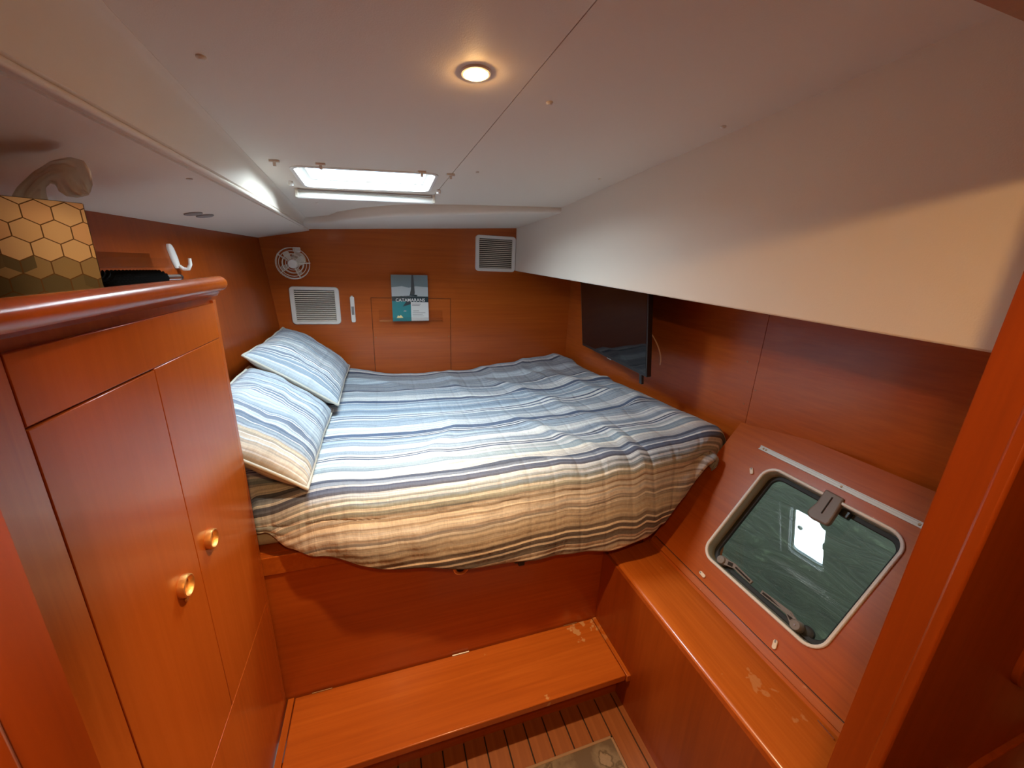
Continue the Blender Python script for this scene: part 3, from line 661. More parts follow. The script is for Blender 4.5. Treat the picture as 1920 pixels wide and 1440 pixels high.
# measured stripe table: (distance from the forward edge, colour up to there)
ST = []
def band(to, c): ST.append((to, pal(c)))
A_, Bl, Mb, Nv, Wh, Gy, Dk = 'a9bccd', 'b7cddd', '8fa9c4', '5f7597', 'e2e8ea', '9aa7b6', '59667f'
for to, c in ((.05, A_), (.07, Wh), (.09, Dk), (.18, Gy), (.26, Bl), (.38, Gy), (.395, Dk), (.41, Wh), (.48, A_), (.555, Wh), (.582, Nv), (.592, Wh), (.615, Mb),
              (.66, Bl), (.675, Wh), (.725, Mb), (.745, Bl), (.752, Wh), (.764, Nv), (.772, Wh), (.784, Nv), (.80, Wh), (.87, A_), (.94, Wh), (.968, Nv), (.978, Wh), (.986, Dk), (.992, Wh), (1.0, Dk),
              (1.03, Bl), (1.055, A_), (1.07, Wh), (1.105, 'dfe6e8'), (1.135, A_), (1.145, Wh), (1.152, Dk), (1.16, Wh), (1.172, Nv), (1.185, Wh), (1.20, 'c4d3d6'), (1.215, Wh), (1.25, 'a4bcc9'), (1.30, 'e3e2da'), (1.314, Dk), (1.318, 'c6ccd4'), (1.334, '7c8aa0'), (1.342, Wh), (1.352, '66708a'), (1.358, Wh), (1.364, '5c6277'),
              (1.378, 'cdd5da'), (1.386, 'a7b6c0'), (1.394, Wh), (1.405, '9fb0b8'), (1.412, Wh), (1.432, 'a3b4b6'),
              (1.446, 'e0d2c0'), (1.452, 'c3a888'), (1.466, 'e2d7c8'), (1.474, 'cdae8c'), (1.495, 'ddd0c2'), (1.505, 'b99e88'), (1.512, '9a8779'), (1.520, 'e8dcc8'), (1.545, 'b39b7d'),
              (1.551, 'efcf9b'), (1.574, 'b4976f'), (1.580, 'edcb95'), (1.592, '8f7150'), (1.598, 'e9c795'), (1.616, '665347'), (1.624, 'eec48c'), (1.643, '635144'), (1.650, 'eac596'), (1.660, 'b08c64'), (1.666, 'edcd9d'), (1.672, '94704e'),
              (1.697, 'c6a67c'), (1.703, 'e8c592'), (1.722, 'bd9a6e'), (1.728, 'ecca98'), (1.755, 'c09a70'), (1.761, 'a37a54'), (1.80, 'c8a67c'), (1.81, 'e5c08c'), (2.5, 'bf9a70')): band(to, c)
def tone(c, k=.84):
    g = sum(c)/3; c = tuple(q*.72+g*.28 for q in c)
    return tuple(1-(1-q**(1/2.2))*k for q in c)
def warm(c): g = sum(c)/3; return tuple(q*.72+g*.28 for q in c)
ST = [(t, tuple(q**2.2 for q in (tone(c, 1.02) if t < 1.43 else tone(warm(c), .94)))) for t, c in ST]
def stripe(v):
    for to, c in ST:
        if v < to: return c
    return ST[-1][1]
def lerp_tab(tab, x):
    if x <= tab[0][0]: return tab[0][1]
    for (a, fa), (b, fb) in zip(tab, tab[1:]):
        if x <= b: t = (x-a)/(b-a); t = t*t*(3-2*t); return fa+(fb-fa)*t
    return tab[-1][1]
HEM = [(-.60, -.78), (-.36, -.80), (-.29, -.842), (-.22, -.868), (.03, -.948), (.28, -.995), (.61, -1.013), (.77, -1.022), (.89, -1.0), (1.01, -.955), (1.10, -.85), (1.18, -.735), (1.25, -.665)]
RISE = [(-.6, 0), (.55, 0), (.85, .014), (1.05, .034), (1.18, .060), (1.245, .052)]
BACK = [(-.6, .03), (-.25, .030), (.1, .004), (.5, .002), (.75, .03), (1.0, .045), (1.25, .02)]
YF = [(-.60, 1.170), (-.40, 1.165), (-.375, 1.140), (-.22, 1.105), (-.1, 1.092), (.5, 1.085), (.9, 1.075), (1.05, 1.08), (1.25, 1.125)]
NC, NT, ND = 260, 220, 70
X0, X1 = -.515, 1.245
def wr_noise(x, y):
    n = noise.noise((x*3.1, y*3.6, 1.7))*.006 + noise.noise((x*8, y*10, 4.2))*.0035 + noise.noise((x*26, y*9, 9.1))*.0012
    rg = 1-abs(noise.noise((x*2.4-y*1.6, x*1.2+y*3.2, 7.7)))*2.6
    n += max(0, rg-.5)*.030*(.35+.65*min(1, max(0, (x+.1)/1.0)))
    # long fold running from the forward right corner to the foot of the bed, and a second, softer one
    for (ax, ay, bx, by, w, h) in ((.95, 2.35, 1.16, 1.28, .05, .022), (.62, 2.2, .98, 1.2, .045, .014), (.55, 1.55, .80, 1.12, .03, .016), (.30, 2.45, .42, 1.9, .04, .012), (-.2, 2.3, .1, 2.2, .03, .014)):
        dx, dy = bx-ax, by-ay; t = ((x-ax)*dx+(y-ay)*dy)/(dx*dx+dy*dy); t = min(1, max(0, t)); d = sqrt((x-ax-t*dx)**2+(y-ay-t*dy)**2)
        n += h*exp(-(d/w)**2)*(1-.6*abs(2*t-1))
    return n
def top_z(x, y):
    b = min(1, max(0, (y-2.05)/.42)); b = b*b
    e = min(1, max(0, (y-1.1)/.10)); e = e*(2-e)
    edge = max(0, (y-(YW-.05))/.05); 
    pil = .012*exp(-((x+.18)/.10)**2)
    return -.672 + lerp_tab(RISE, x)*(.55+.45*e) + lerp_tab(BACK, x)*b + wr_noise(x, y) - .02*edge*edge + pil
def xlim(y, z):
    a = xright(y)-.010; b = 1.010+(z-ZSH)*.7265-.014; t = min(1, max(0, (y-1.10)/.07)); t = t*t*(3-2*t)
    return min(a, b)*(1-t) + a*t
def quilt_pt(i, j):
    x = X0 + (X1-X0)*i/(NC-1); fx = max(0, x-.95)/(X1-.95)
    yf = lerp_tab(YF, x); rr_ = .075
    ytop = yf + rr_ + .0
    # right rim of the quilt tucks down against the hull
    rim = max(0, (x-(X1-.035))/.035)
    if j < NT:
        t = j/(NT-1); y = YW-.010 + (ytop-(YW-.010))*t; z = top_z(x, y) - .05*rim*rim
        return V(x + fx*(xlim(y, z)-X1), y, z), YW-.010-y
    k = (j-NT+1)/ND; L0 = YW-.010-ytop; zt = top_z(x, ytop) - .05*rim*rim
    hem = lerp_tab(HEM, x)*.966 + noise.noise((x*5, 2.2, 0))*.006
    arc = rr_*pi/2; ln = max(.01, (zt-rr_)-hem); d = k*(arc+ln)
    if d < arc:
        a = d/rr_; y, z = ytop - rr_*sin(a), zt - rr_*(1-cos(a))
    else:
        e = (d-arc)/ln; y = yf - (.045*sin(e*pi*.55) if x > -.1 else .045*sin(e*pi*.55)*max(0, (x+.36)/.26)) + noise.noise((x*4.5, e*1.3, 5.5))*.016*e + noise.noise((x*14, e*3, 2.5))*.005; z = zt-rr_-(d-arc)
    y = max(y, lerp_tab([(-.6, 1.128), (-.385, 1.128), (-.33, 1.04), (2, 1.0)], x)) if False else y
    return V(x + fx*(xlim(y, z)-X1), y, z), L0 + d
m = MB(); info = {}
def qf(i, j):
    p, v = quilt_pt(i, j); info[(i, j)] = v; return p
uvl = m.b.loops.layers.uv.new('UVMap')
vs = m.grid(qf, NC, NT+ND)
vv = {}
for i in range(NC):
    for j in range(NT+ND):
        vv[vs[i][j]] = (X0+(X1-X0)*i/(NC-1), info[(i, j)])
for f in m.b.faces:
    for lp in f.loops: lp[uvl].uv = vv[lp.vert]
cloth_mat('quilt_cloth', ST, 34, 9, 1.9)
qo = finish('quilt', m, 'quilt_cloth', angle=180)
md = qo.modifiers.new('thickness', 'SOLIDIFY'); md.thickness = .008; md.offset = 1
tag(qo, 'blue, cream and tan striped quilt spread over the berth', 'quilt')

PST = [(.0, 'c2a077')]
def pillow(y0, y1, label, seed, lo, hi, tan):
    # long edge along y; lower edge beside the bed centre, upper edge against the hull
    x_lo, z_lo = lo; x_hi, z_hi = hi
    n_u, n_v = 50, 90
    rs = random.Random(seed)
    t = thing('bed_pillow', V((x_lo+x_hi)/2, (y0+y1)/2, min(z_lo, z_hi)-.03), label, 'pillow', 'striped pillows at the head of the berth')
    eu = V(x_hi-x_lo, 0, z_hi-z_lo); en = V(-eu.z, 0, eu.x).normalized()
    if en.z < 0: en = -en
    def mid(u, v):
        # u, v in -1..1; corners pull outwards, sides bow inwards a little
        bow = .035*(1-u*u); bv = .028*(1-v*v)
        c = V(x_lo, 0, z_lo) + eu*((u*(1-bv)+1)/2); y = (y0+y1)/2 + (y1-y0)/2*v*(1-bow)
        return V(c.x, y, c.z)
    def surf(u, v, side):
        p = mid(u, v); th = .070*max(0, (1-abs(u)**3))**.55*max(0, (1-abs(v)**3.4))**.55
        n = noise.noise((u*2+seed, v*3, side))*.010 + noise.noise((u*5+seed, v*7, side))*.005
        w = max(0, 1-max(abs(u), abs(v))**6)
        sag = -.02*(1-u*u)*max(0, 1-v*v)
        return p + en*(side*th + n*w*side) + V(0, 0, noise.noise((v*2.5, u, seed))*.010)
    seq = []; pos = 0
    cols = ['7e93ab', 'd9e2e6', '9fb6c8', 'e6ebec', '6f87a4', 'cddbe3', 'b5c8d6', 'f0f1ee', '8aa0b6', 'a9bac8']
    while pos < 1.0:
        w = rs.choice((.006, .010, .014, .02, .026)); c = rs.choice(cols) if len(seq) % 2 else rs.choice(('7188a4', '8ea6bd', 'a6bccc', '7a8ca6', 'b8cad5', '93aabf'))
        if len(seq) % 2: c = rs.choice(('e6ebec', 'f0efe9', 'd5e0e6')); w = .005
        if pos < tan and not len(seq) % 2: c = rs.choice(('d6c8b2', 'cbbba0', 'a9b4b4', 'dcd0bc'))
        seq.append((pos+w, tuple(q**2.2 for q in tone(pal(c), .96)))); pos += w
    cloth_mat('pillow_cloth_%d' % seed, seq, 26, 9, 1.0, .5)
    m = MB(); uvl = m.b.loops.layers.uv.new('UVMap'); tab = {}
    for side in (1, -1):
        m.mi = 0 if side > 0 else 1
        g = m.grid(lambda i, j: surf(-1+2*i/(n_u-1), -1+2*j/(n_v-1), side), n_u, n_v)
        for i in range(n_u):
            for j in range(n_v): tab[g[i][j]] = (i/(n_u-1)*eu.length, (y1-y0)*j/(n_v-1))
    for f in m.b.faces:
        for lp in f.loops: lp[uvl].uv = tab[lp.vert]
    bmesh.ops.remove_doubles(m.b, verts=m.b.verts, dist=1e-5)
    finish('pillow_case', m, ['pillow_cloth_%d' % seed, 'piping_cloth'], t, angle=180)
    path = []
    for k in range(40): path.append(surf(-1+2*k/40, -1, 0))
    for k in range(60): path.append(surf(1, -1+2*k/60, 0))
    for k in range(40): path.append(surf(1-2*k/40, 1, 0))
    for k in range(60): path.append(surf(-1, 1-2*k/60, 0))
    m = MB(); m.tube(path, .0055, 8, closed=True); finish('piping', m, 'piping_cloth', t, angle=180)
    return t
pillow(1.128, 1.80, 'striped pillow next to the cabinet with tan stripes at its piped end', 3, (-.236, -.640), (-.530, -.430), .075)
pillow(1.74, 2.44, 'striped pillow in the corner by the forward bulkhead overlapping the other pillow', 11, (-.205, -.600), (-.530, -.370), .0)

# ------------------------------------------------------------------ cabinet on the left
XC = -.377
cb = thing('hanging_cabinet', V(-.52, .66, -1.6), 'tall varnished cherry cabinet between doorway and berth', 'cabinet')
m = MB(); m.box((-.70, .20, -1.602), (XC-.008, 1.122, -.090)); finish('carcass', m, 'cherry_Z', cb, bevel=.002)
m = MB(); m.box((XC-.008, .20, -1.600), (XC-.0005, .5366, -.100)); finish('stile', m, 'cherry_Z', cb, bevel=.001)
m = MB(); m.box((XC-.008, .538, -.188), (XC, 1.104, -.106)); finish('top_panel', m, 'cherry_gloss', cb, bevel=.001)
m = MB(); m.box((XC-.008, 1.1052, -1.600), (XC-.001, 1.122, -.100)); finish('stile', m, 'cherry_Z', cb, bevel=.001)
m = MB(); m.box((XC-.008, .538, -1.600), (XC-.001, 1.105, -.992)); finish('base_panel', m, 'cherry_Z', cb, bevel=.001)
for y0, y1, px in ((.538, .8022, (349, 1098)), (.8034, 1.104, (397, 1010))):
    m = MB(); m.box((XC-.008, y0, -.988), (XC, y1, -.1915 if y0 < .7 else -.1892)); d = finish('door', m, 'cherry_gloss', cb, bevel=.0012)
    c = on(px, 0, XC+.006); c.x = XC
    m = MB(); m.lathe(c, (1, 0, 0), [(.0150, -.001), (.0205, -.001), (.0215, .006), (.0205, .0110), (.0185, .0120), (.0165, .010), (.0155, .003)], 26); hnd = finish('finger_pull', m, 'brass', d, angle=50)
    m = MB(); m.lathe(c, (1, 0, 0), [(0, -.0005), (.0158, -.0005), (.0158, .001), (0, .001)], 20); finish('pull_cup', m, 'cherry_X', hnd)
    if y0 < .7: m = MB(); m.lathe(c+V(.001, 0, -.029), (1, 0, 0), [(0, 0), (.005, 0), (.005, .003), (0, .004)], 10); finish('screw', m, 'brass', d)
ZT, NR = -.072, .0165
def xn(y): return -.347 + .030*max(0, (1.05-y)/.7)           # bowed front edge
def ctop(y):
    e = max(0, (y-1.115)/.033); e = 1-sqrt(max(0, 1-e*e)); c = xn(y)-NR - .030*e; ft = -.045-.003*e; k = 1-.5*e
    pr = [V(-.69, y, ZT), V(c-.030, y, ZT), V(c-.020, y, ZT+.004), V(c-.010, y, ft-.003)]
    pr += [V(c+NR*sin(a), y, ft-NR*k+NR*k*cos(a)) for a in [pi*q/12 for q in range(13)]]
    return pr + [V(-.366-.012*e, y, ft-2*NR*k-.004), V(-.380, y, -.092), V(-.69, y, -.092)]
m = MB(); m.loft([ctop(y) for y in (.20, .35, .5, .65, .8, .95, 1.08, 1.115, 1.128, 1.138, 1.144, 1.147)])
finish('counter_top', m, 'cherry_gloss', cb, angle=40)

# ------------------------------------------------------------------ things on the cabinet
def clip(poly, x0, x1, y0, y1):
    for ax, lim, sgn in ((0, x0, 1), (0, x1, -1), (1, y0, 1), (1, y1, -1)):
        out = []
        for i, p in enumerate(poly):
            q = poly[i-1]; ip, iq = sgn*(p[ax]-lim) >= 0, sgn*(q[ax]-lim) >= 0
            if ip != iq:
                t = (lim-q[ax])/(p[ax]-q[ax]); out.append((q[0]+(p[0]-q[0])*t, q[1]+(p[1]-q[1])*t))
            if ip: out.append(p)
        poly = out
        if not poly: return []
    return poly
BX1, BY0, BW, BH, BD = -.4185, .806, .125, .140, .125
tb = thing('tissue_box', V(BX1-BW/2, BY0+BD/2, ZT), 'cube tissue box with gold and olive hexagon print on the cabinet', 'tissue box')
m = MB(); m.box((BX1-BW, BY0, ZT), (BX1, BY0+BD, ZT+BH)); finish('carton', m, 'box_line', tb, bevel=.0015)
m = MB(); rs = random.Random(5); hs = .0168; k3 = sqrt(3)
def print_side(o, ux, uy, w, h, nrm):
    for r in range(-1, 8):
        for c in range(-1, 7):
            cx, cy = (c+(.5 if r % 2 else 0))*hs*k3+.004, r*hs*1.5-.004
            ring = [(cx+(hs-.0008)*sin(pi/3*k), cy+(hs-.0008)*cos(pi/3*k)) for k in range(6)]
            top = cy > h*.44
            rh = (rs.random() < .45) and not top
            cells = [ring] if not rh else [[(cx, cy), ring[a], ring[(a+1) % 6], ring[(a+2) % 6]] for a in (0, 2, 4)]
            for cell in cells:
                q = clip(cell, .0004, w-.0004, .0004, h-.0004)
                if len(q) < 3: continue
                low = cy/h
                if top: m.mi = rs.randrange(4)
                else: m.mi = 4 + (rs.choice((2, 2, 1)) if low > .26 and rs.random() < .7 else rs.choice((0, 0, 3)))
                m.face([Vector(o)+Vector(ux)*a+Vector(uy)*b+Vector(nrm)*.0004 for a, b in q])
print_side((BX1-BW, BY0, ZT), (1, 0, 0), (0, 0, 1), BW, BH, (0, -1, 0))
print_side((BX1, BY0, ZT), (0, 1, 0), (0, 0, 1), BD, BH, (1, 0, 0))
print_side((BX1-BW, BY0+BD, ZT), (0, -1, 0), (0, 0, 1), BD, BH, (-1, 0, 0))
print_side((BX1, BY0+BD, ZT), (-1, 0, 0), (0, 0, 1), BW, BH, (0, 1, 0))
print_side((BX1-BW, BY0, ZT+BH), (1, 0, 0), (0, 1, 0), BW, BD, (0, 0, 1))
finish('printed_hexagons', m, ['box_gold%d' % i for i in range(4)]+['box_olive%d' % i for i in range(4)], tb, smooth=False)
# the tissue: a folded sheet rising from the slot and curling over to the right
m = MB(); tx, ty, tz = BX1-.030, BY0+.055, ZT+BH-.004
OUT = [(16, 376), (32, 350), (62, 322), (96, 301), (130, 294), (157, 301), (171, 322), (174, 346), (170, 360)]
INN = [(92, 384), (88, 366), (86, 352), (94, 344), (104, 347), (110, 358), (124, 368), (146, 371), (166, 366)]
_pv = V(BX1, BY0, 0); _m = Matrix.Rotation(R(31), 3, 'Z')
def along(tab, f):
    f *= len(tab)-1; a = min(int(f), len(tab)-2); q = f-a
    return (tab[a][0]+(tab[a+1][0]-tab[a][0])*q, tab[a][1]+(tab[a+1][1]-tab[a][1])*q)
def tis(i, j):
    f, g = i/43, j/23; o, n = along(OUT, f), along(INN, f); px = (o[0]+(n[0]-o[0])*g, o[1]+(n[1]-o[1])*g)
    dep = .845 + .020*sin(g*pi)*(.4+.6*f) - .030*f + .007*sin(g*10+f*5) + .005*sin(g*19-f*13) + .006*noise.noise((f*5, g*6, 2))
    w = on(px, 1, dep); return _pv + _m.inverted() @ (w-_pv)
m.grid(tis, 44, 24); finish('tissue', m, 'tissue_paper', tb, angle=180)
# turn the box so that one face looks at the doorway
_b = Vector(tb.location)
tb.location = _pv + (_m @ (_b-_pv)); tb.rotation_euler = (0, 0, R(31))
# brush lying behind the box
a, b = V(-.505, .96, ZT+.020), V(-.500, 1.245, ZT+.016)
br = thing('bottle_brush', V(-.50, 1.1, ZT), 'black bristle brush lying on the cabinet behind the tissue box', 'brush')
m = MB(); rs = random.Random(2); ax = (b-a).normalized(); u = V(1, 0, 0); w = ax.cross(u)
rings = []
for k in range(41):
    f = k/40; r = .019*(min(1, f*8+.3))*(min(1, (1-f)*7+.25))
    rings.append([a.lerp(b, f*.86) + (u*cos(t)+w*sin(t))*r*(.72 if (k+j) % 2 else 1.0) for j, t in enumerate([2*pi*q/22 for q in range(22)])])
m.loft(rings); finish('bristles', m, 'bristle', br, smooth=False)
m = MB(); m.tube([a.lerp(b, .82), a.lerp(b, 1.0), a.lerp(b, 1.10)], .0075, 12); finish('metal_ferrule', m, 'chrome', br)
m = MB(); m.tube([a.lerp(b, 1.08), a.lerp(b, 1.11)], .0078, 12); finish('end_cap', m, 'black_plastic', br)

# hook stuck to the hull side
def hullp(px, off=.004):
    y = 1.5
    for _ in range(12):
        z = on(px, 0, -.64).z; q = on(px, 0, -.64)
        x = xhull(q.y, q.z); q = on(px, 0, x+off)
        for _ in range(6): q = on(px, 0, xhull(q.y, q.z)+off)
        return q
q0, q1, q2 = hullp((316, 457), .003), hullp((334, 503), .004), hullp((344, 481), .022)
hk = thing('adhesive_hook', V(q1.x, q1.y, q1.z), 'white adhesive hook on the dark hull side above the cabinet', 'hook')
m = MB(); dl = (q1-q0); wv = V(0, 1, 0); nn = V(1, 0, .09).normalized()
m.loft([[q0.lerp(q1, f)+wv*(a*wd)+nn*(.001+.005*(1-a*a)*wd/.010) for a in (-1, -.7, -.3, 0, .3, .7, 1)]+[q0.lerp(q1, f)+wv*wd-nn*.004, q0.lerp(q1, f)-wv*wd-nn*.004] for f, wd in ((0, .006), (.06, .012), (.2, .016), (.6, .017), (.85, .015), (1, .010))])
finish('plate', m, 'white_plastic', hk, angle=50)
mid = q0.lerp(q1, .92)+nn*.006
m = MB(); m.tube([mid, mid+nn*.010-V(0, 0, .010), mid+nn*.022-V(0, 0, .010)+V(0, .004, 0), mid+nn*.029+V(0, .006, .004), mid+nn*.030+V(0, .006, .024)], [.006, .0065, .006, .0055, .0045], 12); finish('prong', m, 'white_plastic', hk, angle=60)
# clear ledge on the hull side
m = MB()
yy0, yy1 = 1.06, 1.50
for za, zb_, oa, ob in ((-.040, -.037, .0, .05), (-.037, -.012, .047, .05), (-.037, .0, .0, .003)):
    m.hexa([(xhull(y, z)+o, y, z) for z in (za, zb_) for y, o in ((yy0, oa), (yy0, ob), (yy1, ob), (yy1, oa))])
tag(finish('acrylic_ledge', m, 'acrylic', smooth=False), 'clear acrylic ledge on the hull side behind the tissue box', 'ledge', 'clear acrylic ledges')

# ------------------------------------------------------------------ things on the forward bulkhead
def vent(x0, x1, z0, z1, label, n):
    t = thing('wall_vent', V((x0+x1)/2, YW, z0), label, 'vent', 'white louvred vents on the forward bulkhead'); cx, cz, w, h = (x0+x1)/2, (z0+z1)/2, x1-x0, z1-z0
    iw, ih = w-.050, h-.040
    rg = [[V(cx+a, y, cz+b) for a, b in pts] for pts, y in ((rrect(w, h, .022), YW+.001), (rrect(w, h, .022), YW-.006), (rrect(w-.006, h-.006, .020), YW-.010), (rrect(iw+.004, ih+.004, .004), YW-.010), (rrect(iw, ih, .003), YW-.004), (rrect(iw, ih, .003), YW+.001))]
    m = MB(); m.loft(rg, cap=False); finish('frame', m, 'white_plastic', t, angle=40)
    m = MB(); m.box((cx-iw/2, YW-.0012, cz-ih/2), (cx+iw/2, YW-.0006, cz+ih/2)); finish('backing', m, 'vent_dark', t)
    p = ih/n; first = None
    m = MB(); m.hexa([(a, y, z) for z, o in ((-.0028, 0), (.0022, .0)) for a, y in ((-iw/2, -.008-(.002 if z < 0 else -.001)), (iw/2, -.008-(.002 if z < 0 else -.001)), (iw/2, -.001), (-iw/2, -.001))])
    for k in range(n):
        loc = V(cx, YW, cz-ih/2+p*(k+.42)) - Vector(t['_base'])
        if first is None: first = finish('slat', m, 'cream_plastic', t, base=V(0, 0, 0)); first.location = loc
        else: share(first, 'slat', loc, t)
vent(-.489, -.2325, -.357, -.1445, 'white louvred vent below the fan on the forward bulkhead', 15)
vent(.568, .830, -.027, .187, 'white louvred vent beside the soffit on the forward bulkhead', 15)

# fan
fc = on((549, 494), 1, 2.40)
fn = thing('cabin_fan', V(fc.x, YW, fc.z), 'small white cage fan mounted above the left vent', 'fan')
ax = (V(0, 0, -.15) - fc).normalized(); ax = (ax + V(0, -.5, 0)).normalized(); u = V(1, 0, 0); u = (u-ax*u.dot(ax)).normalized(); w = ax.cross(u)
def cir(c, r, n=36): return [c + (u*cos(2*pi*k/n)+w*sin(2*pi*k/n))*r for k in range(n)]
for r, off in ((.032, .022), (.048, .020), (.064, .014), (.079, .004)):
    m = MB(); m.tube(cir(fc+ax*off, r), .0019, 6, True); finish('guard_ring', m, 'cream_plastic', fn)
for r, off in ((.050, -.050), (.078, -.034)):
    m = MB(); m.tube(cir(fc+ax*off, r), .0019, 6, True); finish('guard_ring', m, 'cream_plastic', fn)
for k in range(5):
    a = 2*pi*k/5 + .05; d = u*cos(a)+w*sin(a)
    m = MB(); m.tube([fc+ax*.024+d*.020, fc+ax*.019+d*.050, fc+ax*.004+d*.080, fc-ax*.016+d*.081, fc-ax*.036+d*.078, fc-ax*.052+d*.04], .0022, 6); finish('spoke', m, 'cream_plastic', fn)
m = MB(); m.lathe(fc, ax, [(0, .016), (.022, .016), (.024, .022), (.020, .029), (0, .031)], 22); finish('hub_cap', m, 'white_plastic', fn)
m = MB(); m.lathe(fc, ax, [(0, -.062), (.026, -.062), (.028, -.030), (.020, -.012), (0, -.010)], 22); finish('motor', m, 'cream_plastic', fn)
for k in range(4):
    a = pi/2*k+.5; d = u*cos(a)+w*sin(a); e = ax.cross(d)
    m = MB(); m.loft([[fc-ax*.004+d*r+e*s*wd+ax*(s*.012*tw) + ax*t for s, t in ((-1, .0008), (1, .0008), (1, -.0008), (-1, -.0008))] for r, wd, tw in ((.014, .006, 1), (.035, .011, .9), (.055, .015, .7), (.066, .010, .5))]); finish('blade', m, 'cream_plastic', fn)
m = MB(); m.tube([fc-ax*.055, V(fc.x+.01, YW-.03, fc.z+.02), V(fc.x+.012, YW+.001, fc.z+.025)], .013, 12); finish('arm', m, 'cream_plastic', fn)
m = MB(); m.lathe(V(fc.x+.012, YW+.001, fc.z+.025), (0, -1, 0), [(0, 0), (.036, 0), (.034, .010), (.018, .014), (0, .014)], 24); finish('wall_base', m, 'cream_plastic', fn)
sw = on((556, 468), 1, 2.42); m = MB(); m.obox(sw, u*.018, w*.012, ax*.014); finish('switch_box', m, 'white_plastic', fn, bevel=.004)
# slim thermometer
tm = thing('wall_thermometer', V(-.165, YW, -.346), 'slim white digital thermometer on the bulkhead right of the lower vent', 'thermometer')
m = MB(); m.prism([(-.165+a+.0006*0, YW+.001, -.271+b) for a, b in rrect(.024, .150, .008)], (0, -.012, 0)); finish('case', m, 'white_plastic', tm, bevel=.003)
m = MB(); m.box((-.1715, YW-.0122, -.301), (-.1575, YW-.0112, -.253)); finish('display', m, 'grey_smudge', tm)
m = MB(); m.box((-.170, YW-.010, -.200), (-.160, YW-.002, -.191)); finish('hanger', m, 'cream_plastic', tm)
# clear ledge for the book
m = MB(); m.box((-.020, YW-.052, -.340), (.358, YW-.003, -.336)); m.box((-.020, YW-.052, -.336), (.358, YW-.049, -.312)); m.box((-.020, YW-.006, -.336), (.358, YW-.003, -.272))
tag(finish('acrylic_ledge', m, 'acrylic', smooth=False), 'clear acrylic ledge holding the book on the forward bulkhead', 'ledge', 'clear acrylic ledges')
# the book
bw, bh, bt = .212, .270, .016; tilt = R(4.5)
bo = thing('book', V(.164, YW-.030, -.336), 'paperback about catamarans with teal sea cover leaning on the bulkhead', 'book')
bu, bv, bn = V(1, 0, .012).normalized(), V(0, sin(tilt), cos(tilt)), V(0, -cos(tilt), sin(tilt))
b0 = V(.164-bw/2, YW-.026, -.336)
def BK(a, b, c=0): return b0 + bu*a + bv*b + bn*c
m = MB(); m.hexa([BK(0.002, .001, 0.0015), BK(bw-.001, .001, .0015), BK(bw-.001, bh-.001, .0015), BK(.002, bh-.001, .0015), BK(.002, .001, bt), BK(bw-.001, .001, bt), BK(bw-.001, bh-.001, bt), BK(.002, bh-.001, bt)]); finish('pages', m, 'page_white', bo)
def cov(pts, mat, name, parent, c=bt+.001, th=.0004):
    m = MB(); m.prism([BK(a, b, c) for a, b in pts], bn*th); return finish(name, m, mat, parent, smooth=False)
m = MB(); m.hexa([BK(0, 0, 0), BK(bw, 0, 0), BK(bw, bh, 0), BK(0, bh, 0), BK(0, 0, .0015), BK(bw, 0, .0015), BK(bw, bh, .0015), BK(0, bh, .0015)])
m.hexa([BK(0, 0, bt), BK(bw, 0, bt), BK(bw, bh, bt), BK(0, bh, bt), BK(0, 0, bt+.001), BK(bw, 0, bt+.001), BK(bw, bh, bt+.001), BK(0, bh, bt+.001)])
m.hexa([BK(-.001, 0, 0), BK(.0008, 0, 0), BK(.0008, bh, 0), BK(-.001, bh, 0), BK(-.001, 0, bt+.001), BK(.0008, 0, bt+.001), BK(.0008, bh, bt+.001), BK(-.001, bh, bt+.001)])
cv = finish('cover', m, 'cover_sky', bo, smooth=False)
cov([(0, .145), (bw, .145), (bw, .200), (.14, .205), (.10, .196), (.06, .205), (0, .198)], 'cover_cloud', 'printed_cloud', cv)
cov([(0, .118), (bw, .110), (bw, .143), (.135, .147), (.09, .150), (0, .145)], 'cover_sea_dark', 'printed_horizon', cv)
cov([(0, 0), (.108, 0), (.108, .118), (0, .120)], 'cover_sea_teal', 'printed_sea', cv)
cov([(.108, 0), (bw, 0), (bw, .110), (.108, .112)], 'cover_white', 'printed_panel', cv)
cov([(.060, .085), (.108, .100), (.108, .119), (.084, .119)], 'cover_sea_dark', 'printed_reef', cv, bt+.0012)
cov([(.118, bh), (.128, bh), (.134, .165), (.130, .155), (.104, .155), (.112, .19)], 'cover_sail', 'printed_sail', cv, bt+.0012)
cov([(.100, .150), (.145, .146), (.150, .152), (.135, .156), (.104, .156)], 'cover_sea_dark', 'printed_hull', cv, bt+.0014)
cov([(.022, .018), (.030, .034), (.038, .028), (.046, .036), (.056, .026), (.060, .018)], 'cover_yellow', 'printed_logo', cv, bt+.0012)
cov([(.062, .058), (.070, .062), (.082, .060), (.076, .056)], 'cover_cloud', 'printed_boat', cv, bt+.0012)
for bz, x0, x1, hh_ in ((.098, .114, .166, .003), (.090, .114, .160, .003), (.058, .120, .155, .0025), (.047, .116, .192, .002), (.038, .116, .176, .0015), (.028, .116, .184, .0015)):
    cov([(x0, bz), (x1, bz), (x1, bz+hh_), (x0, bz+hh_)], 'cover_ink', 'printed_line', cv, bt+.0012)
cu = bpy.data.curves.new('title', 'FONT'); cu.body = 'CATAMARANS'; cu.align_x = 'LEFT'; cu.size = .0285; cu.offset = .0006; cu.space_character = 1.06
to = bpy.data.objects.new('title', cu); C.objects.link(to); bpy.context.view_layer.update()
me = bpy.data.meshes.new_from_object(to.evaluated_get(bpy.context.evaluated_depsgraph_get())); bpy.data.objects.remove(to)
wmax = max(v.co.x for v in me.vertices); sc_ = .172/wmax
